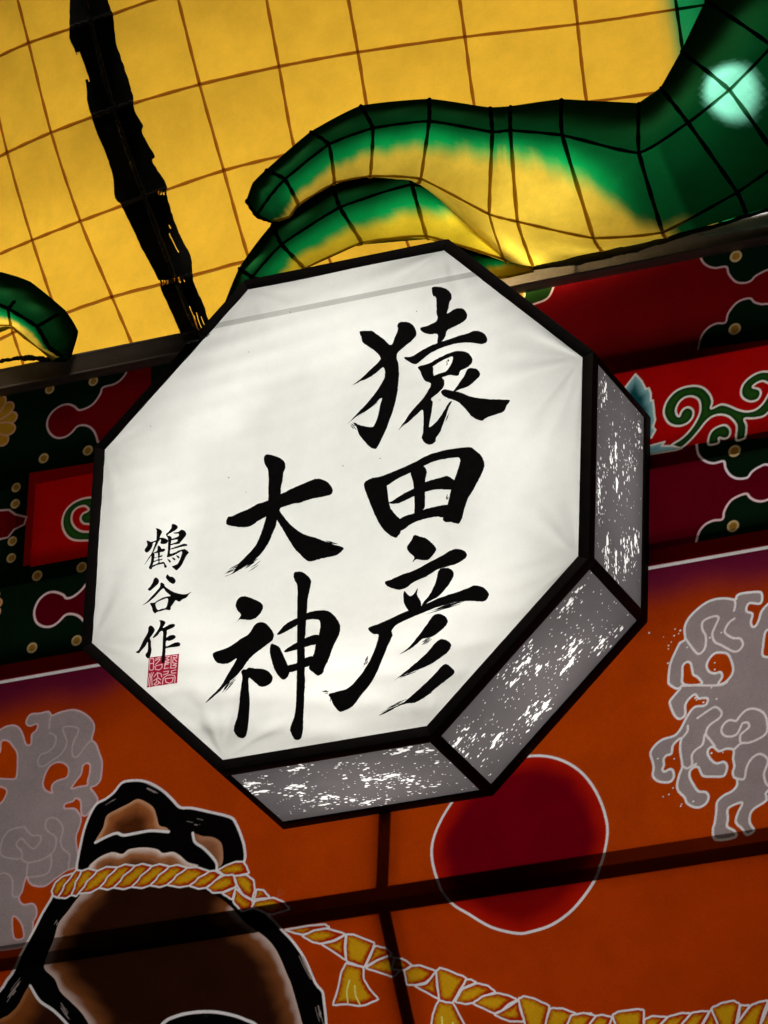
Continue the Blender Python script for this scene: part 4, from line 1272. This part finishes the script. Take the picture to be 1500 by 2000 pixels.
ob = sl.build(lambda u_, v_: np.stack([u_, np.full_like(u_, -0.0027), v_ + H0], 1), {1: ('red_seal', lan, 0)}, M_SEAL)
tag(ob[1], 'square red seal stamped under the signature')

# ================================================================== the yellow robe behind
robe = empty('robed_figure', W((0.3, LEDGE_TOP, -0.42)))
tag(robe, 'large yellow wire-ribbed paper robe with one thick black brush stroke', 'paper figure')
cols = {  # photograph positions of the wire crossings, rows from the top down
    'H0': [(-200, 40), (-140, -10), (-66, -50), (12, -90), (140, -130), (305, -190), (485, -225), (640, -245), (865, -262), (1100, -280), (1285, -300), (1450, -320)],
    'H1': [(-172, 200), (-105, 165), (-26, 122), (56, 84), (180, 42), (345, -15), (512, -50), (668, -72), (885, -95), (1112, -115), (1300, -140), (1465, -165)],
    'H2': [(-135, 378), (-65, 340), (14, 298), (100, 259), (225, 213), (390, 165), (545, 130), (699, 102), (908, 72), (1128, 47), (1322, 18), (1490, -8)],
    'H3': [(-95, 545), (-20, 505), (63, 469), (157, 432), (285, 385), (437, 333), (577, 298), (728, 262), (930, 225), (1146, 200), (1345, 172), (1515, 148)],
    'H4': [(-50, 690), (25, 650), (112, 617), (219, 580), (345, 547), (487, 508), (632, 476), (785, 445), (975, 405), (1180, 385), (1380, 350), (1550, 325)],
    'H5': [(-20, 790), (60, 755), (150, 732), (268, 697), (395, 664), (535, 628), (680, 592), (830, 560), (1010, 530), (1215, 505), (1420, 470), (1590, 445)],
    'H6': [(10, 905), (95, 870), (190, 845), (315, 815), (445, 780), (580, 745), (728, 708), (875, 675), (1045, 650), (1250, 625), (1460, 590), (1630, 565)],
}
rows = []
for (k, pts), yf in zip(cols.items(), (0.33, 0.345, 0.36, 0.38, 0.405, 0.435, 0.47)):
    h = at(*pts[7], yf)[1]
    rows.append([at_height(px, py, h) for px, py in pts])
GR = np.array(rows)                       # (rows, cols, 3)
# keep the sheet smooth: blend each crossing's depth with its neighbours
for _ in range(2):
    z = GR[:, :, 2].copy()
    z[:, 1:-1] = 0.25 * (z[:, :-2] + z[:, 2:]) + 0.5 * z[:, 1:-1]
    pts_all = list(cols.values())
    for i in range(GR.shape[0]):
        for j in range(GR.shape[1]):
            GR[i, j] = at(*pts_all[i][j], -z[i, j])


def cr(P, t):
    """Catmull-Rom through P (n,3) at parameter t in [0, n-1]"""
    n_ = len(P)
    i = min(int(t), n_ - 2)
    f = t - i
    b, c = P[i], P[i + 1]
    a = P[i - 1] if i > 0 else 2 * b - c
    d = P[i + 2] if i + 2 < n_ else 2 * c - b
    return 0.5 * (2 * b + (c - a) * f + (2 * a - 5 * b + 4 * c - d) * f * f + (-a + 3 * b - 3 * c + d) * f ** 3)


def surf(GRD, r_, c_):
    line_ = np.array([cr(GRD[i], c_) for i in range(GRD.shape[0])])
    return cr(line_, r_)


YEL = lambda k=1.0: np.minimum(lin((230, 155, 44)) / 0.60 * k, 0.95)
GRN_D = np.minimum(lin((6, 74, 34)) / 0.62, 0.95)
LINE_C = np.minimum(lin((138, 82, 16)) / 0.62, 0.95)  # brown line paint with the wire's shadow mixed into the colour
nr, ncg = GR.shape[:2]
SUB = 8
BV, BF = [], []


def robe_col(c_, r_, q):
    """yellow, airbrushed into green beside the arm"""
    g_ = sstep(9.80, 10.02, c_ - 0.02 * math.sin(r_ * 3))
    d_ = sstep(10.12, 10.5, c_)
    y_ = YEL()
    gr = np.minimum(lin((20, 118, 66)) / 0.62, .95) * (1 - d_) + GRN_D * 0.35 * d_
    return y_ * (1 - g_) + gr * g_


for i in range(nr - 1):
    for j in range(ncg - 1):
        c00, c01, c10 = GR[i, j], GR[i, j + 1], GR[i + 1, j]
        iu = 0.0031 / np.linalg.norm(c01 - c00)
        iv = 0.0034 / np.linalg.norm(c10 - c00)
        P, Cc, F = [], [], []
        nrm = np.cross(c01 - c00, c10 - c00)
        nrm /= np.linalg.norm(nrm)
        if nrm[2] < 0:
            nrm = -nrm
        pil = RNG.uniform(-0.018, -0.007)
        for a in range(SUB + 1):
            for b in range(SUB + 1):
                tv, tu = iv + (1 - 2 * iv) * a / SUB, iu + (1 - 2 * iu) * b / SUB
                q = surf(GR, i + tv, j + tu) + nrm * pil * math.sin(math.pi * tv) * math.sin(math.pi * tu)
                P.append(W(q))
                Cc.append(robe_col(j + tu, i + tv, q))
        for a in range(SUB):
            for b in range(SUB):
                k = a * (SUB + 1) + b
                F.append((k, k + SUB + 1, k + SUB + 2, k + 1))
        o = mesh_np('paper_pane', P, F, M_ROBE, robe, color=np.array(Cc) * RNG.uniform(0.93, 1.03), shade=True)
        BF += [tuple(x + len(BV) for x in f) for f in F]
        BV += [Vector(p) for p in P]


def ribbon(name, pts, nrms, half, mat, parent, colors, lift=0.0012):
    """low ridge of paper pasted over a wire"""
    pts = np.array(pts)
    P, F, Cc = [], [], []
    for k in range(len(pts)):
        t = pts[min(k + 1, len(pts) - 1)] - pts[max(k - 1, 0)]
        t /= np.linalg.norm(t) + 1e-12
        s_ = np.cross(t, nrms[k])
        s_ /= np.linalg.norm(s_) + 1e-12
        wv = half * (1 + 0.18 * math.sin(k * 1.7 + pts[0][0] * 40))
        for off, hh, cm in ((-wv, 0.0, 1.25), (-wv * .5, lift, 0.9), (wv * .15, lift * 1.1, 0.6), (wv, 0.0, 1.3)):  # wire's shadow painted in as a dark core, bright crease as light edges
            P.append(W(pts[k] + s_ * off + np.array(nrms[k]) * hh))
            Cc.append(np.array(colors[k]) * cm)
    for k in range(len(pts) - 1):
        for b in range(3):
            i = k * 4 + b
            F.append((i, i + 4, i + 5, i + 1))
    return mesh_np(name, P, F, mat, parent, color=np.array(Cc), shade=True)


def robe_line(r0, r1, c0, c1, n_):
    pts, ns, cc = [], [], []
    for k in range(n_ + 1):
        r_, c_ = r0 + (r1 - r0) * k / n_, c0 + (c1 - c0) * k / n_
        q = surf(GR, r_, c_)
        e = 0.02
        du = surf(GR, r_, min(c_ + e, ncg - 1)) - surf(GR, r_, max(c_ - e, 0))
        dv = surf(GR, min(r_ + e, nr - 1), c_) - surf(GR, max(r_ - e, 0), c_)
        nn_ = np.cross(du, dv)
        nn_ /= np.linalg.norm(nn_)
        if nn_[2] < 0:
            nn_ = -nn_
        pts.append(q)
        ns.append(nn_)
        g_ = sstep(9.8, 10.0, c_)
        cc.append(LINE_C * (1 - g_) + GRN_D * 0.12 * g_)
    return pts, ns, cc


for i in range(nr):
    p_, n_, c_ = robe_line(i, i, 0, ncg - 1, 90)
    ribbon('wire_rib', p_, n_, 0.0038, M_ROBE, robe, c_)
for j in range(ncg):
    p_, n_, c_ = robe_line(0, nr - 1, j, j, 60)
    ribbon('wire_rib', p_, n_, 0.0035, M_ROBE, robe, c_, lift=0.0018)

# the black brush stroke painted down the robe
bvh = BVHTree.FromPolygons(BV, BF)
Z1 = lambda p: crop(0, 0, 2.857, p)
le = smooth(Z1([(430, -420), (410, -200), (400, 0), (397, 200), (420, 270), (430, 290), (490, 470), (500, 590), (550, 740), (590, 830), (640, 980), (650, 1100), (690, 1160), (750, 1280), (810, 1410), (880, 1540), (920, 1640), (980, 1770), (1020, 1870), (1060, 1960)]), False, 14)
re_ = smooth(Z1([(560, -420), (590, -200), (610, 0), (640, 100), (655, 240), (700, 380), (745, 520), (760, 620), (805, 700), (800, 745), (870, 870), (860, 905), (935, 1030), (940, 1090), (965, 1190), (1010, 1320), (1070, 1440), (1085, 1540), (1092, 1585), (1140, 1700), (1165, 1770), (1200, 1860)]), False, 12)


def resample(P, n_):
    d = np.concatenate([[0], np.cumsum(np.hypot(*np.diff(P, axis=0).T))])
    t = np.linspace(0, d[-1], n_)
    return np.stack([np.interp(t, d, P[:, 0]), np.interp(t, d, P[:, 1])], 1)


NL, NW = 330, 40
le, re_ = resample(le, NL), resample(re_, NL)
rag = lambda s_: np.convolve(RNG.normal(0, 1, NL + 8), np.ones(4) / 4, 'same')[4:-4] * s_
le[:, 0] += rag(0.55)
re_[:, 0] += rag(0.8)
org = W(CAM)
PB = []
for k in range(NL):
    for b in range(NW + 1):
        q = le[k] * (1 - b / NW) + re_[k] * (b / NW)
        d = W(CAM + ray(*q)) - org
        hit = bvh.ray_cast(org, d.normalized())
        if hit[0] is None:
            hit = (org + d.normalized() * 10.7, Vector((0, -1, 0)))
        nv = hit[1] if hit[1].y < 0 else -hit[1]
        PB.append(tuple(hit[0] + nv * 0.0060))
streak = RNG.random((NW,))
keep = []
drypatch = [((164, 131), 9, 34, .42), ((213, 320), 4, 42, .62), ((340, 470), 6, 40, .86), ((322, 552), 14, 4, .55), ((318, 378), 9, 3, .5), ((352, 548), 14, 4, .6), ((378, 610), 3, 40, .7), ((398, 640), 7, 40, .72)]
for k in range(NL - 1):
    for b in range(NW):
        q = le[k] * (1 - (b + .5) / NW) + re_[k] * ((b + .5) / NW)
        drop = False
        for (cx, cy), rx, ry, thr in drypatch:
            tx = (q[0] - cx - (q[1] - cy) * 0.32) / rx
            ty = (q[1] - cy) / ry
            v_ = 1 - (tx * tx + ty * ty)
            if v_ > 0:
                nz = 0.55 * math.sin(b * 2.3 + cx) + 0.45 * math.sin(b * 5.1 + k * 0.05 + cy) + 0.35 * streak[b]
                if nz * 0.5 + 0.5 * min(v_ * 2, 1) > thr:
                    drop = True
        if not drop:
            i = k * (NW + 1) + b
            keep.append((i, i + 1, i + NW + 2, i + NW + 1))
mesh_np('black_brush_stroke', PB, keep, M_BRUSH, robe)

for x, y, P in ((-1.25, 0.9, 4.0), (-0.75, 1.0, 3.8), (-0.2, 1.15, 3.3), (0.35, 1.2, 3.3), (0.9, 1.25, 3.1)):
    area_lamp('robe_lamp', W((x, y, -1.45)), (0.0, -1, 0), 0.5, P, (1.0, 0.96, 0.88), robe)
for x, y, P in ((-0.9, 0.72, 1.6), (-0.35, 0.72, 1.3), (0.25, 0.75, 1.0), (0.85, 0.8, .7)):
    area_lamp('robe_lamp', W((x, y, -1.25)), (0.0, -1, 0), 0.35, P, (1.0, 0.96, 0.88), robe)

# ================================================================== the green hands
GTOP = np.minimum(lin((4, 54, 24)) / 0.6, .95)
GMID = np.minimum(lin((8, 142, 70)) / 0.6, .95)
HYEL = np.minimum(lin((220, 168, 58)) / 0.6, .95)
HYEL2 = np.minimum(lin((234, 174, 40)) / 0.6, .95)


def tube_thing(root, stations, green, spot=None, sub_l=10, sub_c=7, tip_close=True, no_ring=(), rings=None, yel=None):
    yel = HYEL if yel is None else yel
    
    """stations: rows of (px,py,Y) for the lines T (crest), U (upper wire), L (lower wire), B (belly).
    green: per station, where the green airbrush ends between U (0) and L (1)"""
    G = np.array([[at(*q) for q in s_] for s_ in stations])           # (n,4,3)
    n_ = len(G)
    cen = G.mean(1)
    back = []
    for s_ in range(n_):
        T, B = G[s_, 0], G[s_, 3]
        mid = (T + B) / 2
        w_ = max(np.linalg.norm(G[s_, 0] - G[s_, 3]) * 0.35, 0.01)
        back.append(mid + np.array((0, 0, -w_)))
    back = np.array(back)

    def sf(a, c):
        i, j = min(int(a), n_ - 2), min(int(c), 2)
        f, h = a - i, c - j
        flat = (G[i, j] * (1 - h) + G[i, j + 1] * h) * (1 - f) + (G[i + 1, j] * (1 - h) + G[i + 1, j + 1] * h) * f
        return flat * 0.62 + surf(G, a, c) * 0.38          # paper stretched almost flat between the wires

    def colr(a, c, q):
        i = min(int(a), n_ - 2)
        gf = green[i] * (1 - (a - i)) + green[i + 1] * (a - i)
        if c < 1:
            col = GTOP * (0.22 + 0.45 * c) + np.array((0.004, 0.002, 0.0)) * (1 - c)  # crest shade and the robe's warm bounce painted into the green
            if gf < 0.15:
                col = col * 1.0
        else:
            t = c - 1
            wob = 0.035 * math.sin(a * 7.0) + 0.025 * math.sin(a * 17 + 1)
            y_ = sstep(gf - 0.17, gf + 0.14, t + wob) * (1 - sstep(1.0, 1.25, gf))
            k_ = sstep(0.45, 0.95, gf)
            gm = GMID * (1 - k_) + GTOP * 1.5 * k_
            gg = GTOP * (1 - sstep(0, max(gf, .05) * 0.85, t)) + gm * sstep(0, max(gf, .05) * 0.85, t)
            if gf > 1.1:
                gg = GTOP * 0.6
            if c > 2:
                y_ *= 1 - sstep(1.0, 1.05, gf)
            col = gg * (1 - y_) + yel * y_
        if spot:
            ca, cc_, ra, rc = spot
            d_ = math.hypot((a - ca) / ra, (c - cc_) / rc)
            s2 = 1 - sstep(0.62, 1.12, d_)
            col = col * (1 - s2) + np.minimum(lin((120, 205, 180)) / 0.62, .97) * s2
        return col

    for i in range(n_ - 1):
        for j in range(3):
            P, Cc, F = [], [], []
            for a in range(sub_l + 1):
                for b in range(sub_c * 2 + 1):
                    ta, tc = a / sub_l, b / (sub_c * 2)
                    q = sf(i + ta, j + tc)
                    out_ = q - (cen[i] * (1 - ta) + cen[i + 1] * ta)
                    out_ /= np.linalg.norm(out_) + 1e-9
                    q = q - out_ * 0.006 * math.sin(math.pi * ta) * math.sin(math.pi * tc)
                    P.append(W(q))
                    Cc.append(colr(i + ta, j + tc, q))
            nb = sub_c * 2 + 1
            for a in range(sub_l):
                for b in range(nb - 1):
                    k = a * nb + b
                    F.append((k, k + nb, k + nb + 1, k + 1))
            mesh_np('paper_pane', P, F, M_HAND, root, color=np.array(Cc), shade=True)
    # closed rear of the form
    P, Cc, F = [], [], []
    for s_ in range(n_):
        for q in (G[s_, 0], back[s_], G[s_, 3]):
            P.append(W(q))
            Cc.append(GTOP)
    for s_ in range(n_ - 1):
        for b in range(2):
            k = s_ * 3 + b
            F.append((k, k + 3, k + 4, k + 1))
    if tip_close:
        pass
    mesh_np('rear_paper', P, F, M_HAND, root, color=np.array(Cc))
    if tip_close:
        P = [W(q) for q in list(G[0]) + [back[0]]]
        c0 = W(np.mean(list(G[0]) + [back[0]], 0))
        V_ = P + [c0]
        mesh_np('tip_paper', V_, [(k, (k + 1) % 5, 5) for k in range(5)], M_HAND, root, color=np.tile(GTOP * .6, (6, 1)))

    def nrm(a, c):
        e = 0.03
        du = sf(a, min(c + e, 3)) - sf(a, max(c - e, 0))
        dv = sf(min(a + e, n_ - 1), c) - sf(max(a - e, 0), c)
        v_ = np.cross(du, dv)
        v_ /= np.linalg.norm(v_) + 1e-12
        i = min(int(a), n_ - 2)
        ref = sf(a, c) - (cen[i] * (1 - (a - i)) + cen[i + 1] * (a - i))
        return v_ if v_ @ ref > 0 else -v_

    def rc(a, c):
        col = colr(a, c, None)
        yl = col[0] > 0.25
        lum = 0.5 if yl else 0.10
        if spot and math.hypot((a - spot[0]) / spot[2], (c - spot[1]) / spot[3]) < 0.95:
            lum = 0.3
        return col * np.array((lum, lum * 0.85, lum * 0.6)) if yl else col * lum

    for s_ in range(n_):
        c0_, c1_ = (0, 3) if rings is None else rings.get(s_, (0, 0))
        if s_ in no_ring or c1_ <= c0_:
            continue
        cs = np.linspace(c0_, c1_, 31)
        ribbon('wire_rib', [sf(s_, c) for c in cs], [nrm(s_, c) for c in cs], 0.0041, M_HAND, root, [rc(s_, c) for c in cs], lift=0.0022)
    for j in (1, 2):
        as_ = np.linspace(0, n_ - 1, (n_ - 1) * 8 + 1)
        ribbon('wire_rib', [sf(a, j) for a in as_], [nrm(a, j) for a in as_], 0.0046 if j == 1 else 0.0028, M_HAND, root, [rc(a, j) for a in as_], lift=0.0022)
    return G


Q2 = lambda x, y, Y: (440 + x / 2.2727, 150 + y / 2.2727, Y)
Q3 = lambda x, y, Y: (900 + x / 2.5, y / 2.5, Y)
Q8 = lambda x, y, Y: (x / 8.333, 500 + y / 8.333, Y)
hand = empty('green_hand', W((0.35, LEDGE_TOP, -0.25)))
tag(hand, 'green wire-ribbed paper hand with yellow underside gripping the ledge over the lantern', 'paper hand')
stA = [
    (Q2(93, 548, .155), Q2(138, 616, .130), Q2(200, 643, .145), Q2(212, 646, .165)),
    (Q2(122, 470, .160), Q2(195, 535, .115), Q2(283, 622, .135), Q2(277, 630, .175)),
    (Q2(180, 413, .170), Q2(265, 455, .105), Q2(325, 566, .125), Q2(318, 572, .185)),
    (Q2(378, 243, .185), Q2(460, 300, .090), Q2(486, 470, .120), Q2(470, 478, .195)),
    (Q2(600, 127, .195), Q2(655, 228, .080), Q2(645, 440, .115), Q2(640, 445, .200)),
    (Q2(905, 97, .200), Q2(905, 197, .080), Q2(868, 452, .085), Q2(850, 477, .185)),
    (Q2(1175, 136, .205), Q2(1185, 245, .085), Q2(1172, 610, .075), Q2(1235, 805, .185)),
    (Q2(1265, 130, .205), Q2(1265, 238, .085), Q2(1297, 643, .070), Q2(1365, 842, .180)),
    (Q3(490, 484, .205), Q3(495, 660, .085), Q3(648, 1163, .075), Q3(690, 1228, .180)),
    (Q3(868, 503, .205), Q3(870, 748, .085), Q3(985, 1135, .085), Q3(1005, 1160, .185)),
    (Q3(975, 428, .215), Q3(1110, 600, .090), Q3(1350, 940, .120), Q3(1395, 1045, .215)),
    (Q3(1075, 250, .225), Q3(1312, 440, .090), Q3(1560, 790, .120), Q3(1660, 960, .220)),
    (Q3(1195, 0, .235), Q3(1520, 225, .100), Q3(1800, 560, .130), Q3(1900, 760, .230)),
    (Q3(1310, -260, .245), Q3(1700, -40, .110), Q3(2000, 250, .140), Q3(2100, 450, .240)),
]
tube_thing(hand, stA, [1.1, 0.85, 0.72, 0.62, 0.53, 0.48, 0.33, 0.32, 0.42, 1.0, 1.3, 1.6, 1.6, 1.6], spot=(11.0, 1.0, 0.52, 0.42), no_ring=(1,))
stB = [
    (Q2(-60, 1150, .205), Q2(20, 1060, .155), Q2(130, 1010, .17), Q2(140, 1020, .215)),
    (Q2(60, 850, .215), Q2(120, 890, .150), Q2(235, 925, .165), Q2(220, 935, .23)),
    (Q2(207, 655, .225), Q2(250, 745, .140), Q2(350, 850, .160), Q2(335, 862, .24)),
    (Q2(475, 480, .23), Q2(508, 580, .135), Q2(605, 735, .160), Q2(590, 747, .245)),
    (Q2(820, 400, .235), Q2(828, 478, .155), Q2(892, 706, .165), Q2(900, 720, .25)),
    (Q2(1080, 470, .240), Q2(1090, 545, .185), Q2(1240, 810, .185), Q2(1245, 825, .25)),
    (Q2(1290, 600, .245), Q2(1300, 660, .20), Q2(1362, 842, .20), Q2(1368, 852, .25)),
]
tube_thing(hand, stB, [1.1, 0.8, 0.60, 0.62, 0.56, 0.25, -0.1], yel=HYEL2)
stC = [
    (Q2(1015, 735, .246), Q2(1040, 765, .212), Q2(1085, 905, .212), Q2(1090, 912, .247)),
    (Q2(1130, 765, .247), Q2(1145, 795, .208), Q2(1175, 895, .208), Q2(1180, 905, .247)),
    (Q2(1240, 800, .247), Q2(1250, 815, .212), Q2(1262, 885, .212), Q2(1265, 892, .247)),
    (Q2(1360, 835, .247), Q2(1362, 842, .215), Q2(1368, 860, .215), Q2(1370, 868, .247)),
]
tube_thing(hand, stC, [0.8, 0.6, 0.3, -0.1], rings={}, yel=HYEL2)


def ragged_gap_strip(name, px_top, px_bot, Y, parent):  # ragged black sheet standing in for a dark gap above the ledge
    a = resample(np.array(px_top, float), 90)
    b = resample(np.array(px_bot, float), 90)
    a[:, 1] += np.convolve(RNG.normal(0, 1, 92), np.ones(3) / 3, 'valid') * 1.3
    b[:, 1] += np.convolve(RNG.normal(0, 1, 92), np.ones(3) / 3, 'valid') * 1.3
    P, F = [], []
    for p, q in zip(a, b):
        for dy in (0, 0.004):
            P += [W(at(p[0], p[1], Y + dy)), W(at(q[0], q[1], Y + dy))]
    for k in range(89):
        i = k * 4
        F += [(i, i + 1, i + 5, i + 4), (i + 2, i + 6, i + 7, i + 3), (i, i + 4, i + 6, i + 2), (i + 1, i + 3, i + 7, i + 5)]
    mesh_np(name, P, F, M_GAP, parent)


ragged_gap_strip('dark_gap_strip', [(1042, 521), (1100, 507), (1130, 498), (1172, 491), (1240, 478), (1300, 464), (1310, 458), (1400, 436), (1500, 405), (1600, 372)],
           [(1040, 527), (1080, 523), (1112, 519), (1132, 519), (1150, 512), (1172, 508), (1240, 493), (1300, 475), (1330, 464), (1400, 444), (1500, 413), (1600, 382)], 0.1765, hand)  # black strip in place of the shade under the hand
pw = [(1362, 459, .232), (1420, 439, .229), (1520, 402, .225), (1520, 440, .243), (1440, 452, .243), (1390, 461, .243)]
mew = bpy.data.meshes.new('white_liner')
mew.from_pydata([tuple(W(at(*q))) for q in pw], [], [(0, 1, 4, 5), (1, 2, 3, 4)])
a_ = mew.color_attributes.new('paint', 'FLOAT_COLOR', 'POINT')
a_.data.foreach_set('color', np.tile((0.75, 0.74, 0.72, 1), (6, 1)).astype(np.float32).ravel())
link('white_liner', mew, M_HAND, hand)
for (px, py, Y, sz, e) in ((535, 385, .15, .03, .016), (570, 355, .16, .05, .030), (610, 325, .165, .06, .045), (690, 290, .18, .08, .055), (790, 275, .19, .09, .085), (890, 290, .19, .10, .11),
                           (990, 325, .195, .11, .11), (1090, 345, .195, .11, .12), (1190, 360, .195, .11, .13), (1290, 330, .20, .12, .16), (1380, 260, .205, .14, .20),
                           (1440, 190, .22, .16, .20), (1510, 100, .22, .14, .24), (1020, 455, .165, .06, .05), (1130, 450, .165, .06, .04),
                           (510, 530, .20, .05, .06), (600, 460, .212, .06, .055), (700, 425, .218, .06, .06), (800, 418, .222, .06, .065), (900, 432, .225, .06, .075), (985, 468, .222, .05, .09), (1050, 492, .185, .04, .04), (985, 505, .235, .03, .02)):
    area_lamp('finger_lamp', W(at(px, py, Y)), (0.1, -1, -0.25), sz, e, (1.0, 0.97, 0.86), hand)
for px, py, e in ((1430, 447, .11), (1490, 428, .14)):
    bulb('liner_fill_bulb', W(at(px, py, .275)), 0.006, e, (1.0, 0.98, 0.95), hand)  # extra bulbs added only to brighten the white liner

claw = empty('green_claw', W((-0.95, LEDGE_TOP, -0.25)))
tag(claw, 'green paper fingertip curling down onto the ledge beside the black stroke', 'paper hand')
stL = [
    (Q8(1160, 1650, .235), Q8(1020, 1640, .20), Q8(900, 1660, .205), Q8(855, 1712, .24)),
    (Q8(1275, 1230, .230), Q8(800, 1490, .17), Q8(640, 1500, .19), Q8(600, 1495, .24)),
    (Q8(1060, 880, .225), Q8(600, 1150, .15), Q8(400, 1300, .175), Q8(360, 1325, .24)),
    (Q8(500, 420, .220), Q8(140, 860, .14), Q8(175, 1125, .17), Q8(190, 1170, .24)),
    (Q8(20, 260, .220), Q8(-260, 700, .14), Q8(-200, 1140, .17), Q8(-190, 1320, .24)),
    (Q8(-600, 260, .220), Q8(-750, 640, .14), Q8(-650, 1140, .17), Q8(-640, 1340, .24)),
]
tube_thing(claw, stL, [0.45, 0.5, 0.55, 0.62, 0.7, 0.7], rings={2: (0.25, 1.0), 3: (0.7, 2.0), 5: (0, 3)})
ragged_gap_strip('dark_gap_strip', [(-60, 705), (0, 702), (32, 696), (50, 693), (95, 697), (104, 704)], [(-60, 712), (0, 709), (32, 704), (60, 705), (95, 706), (104, 707)], 0.2435, claw)  # black strip in place of the shade under the claw
for (px, py, Y, sz, e) in ((95, 665, .215, .04, .012), (60, 625, .205, .05, .04), (10, 605, .205, .06, .07), (-60, 600, .205, .06, .05)):
    area_lamp('finger_lamp', W(at(px, py, Y)), (0.1, -1, -0.25), sz, e, (1.0, 0.97, 0.86), claw)
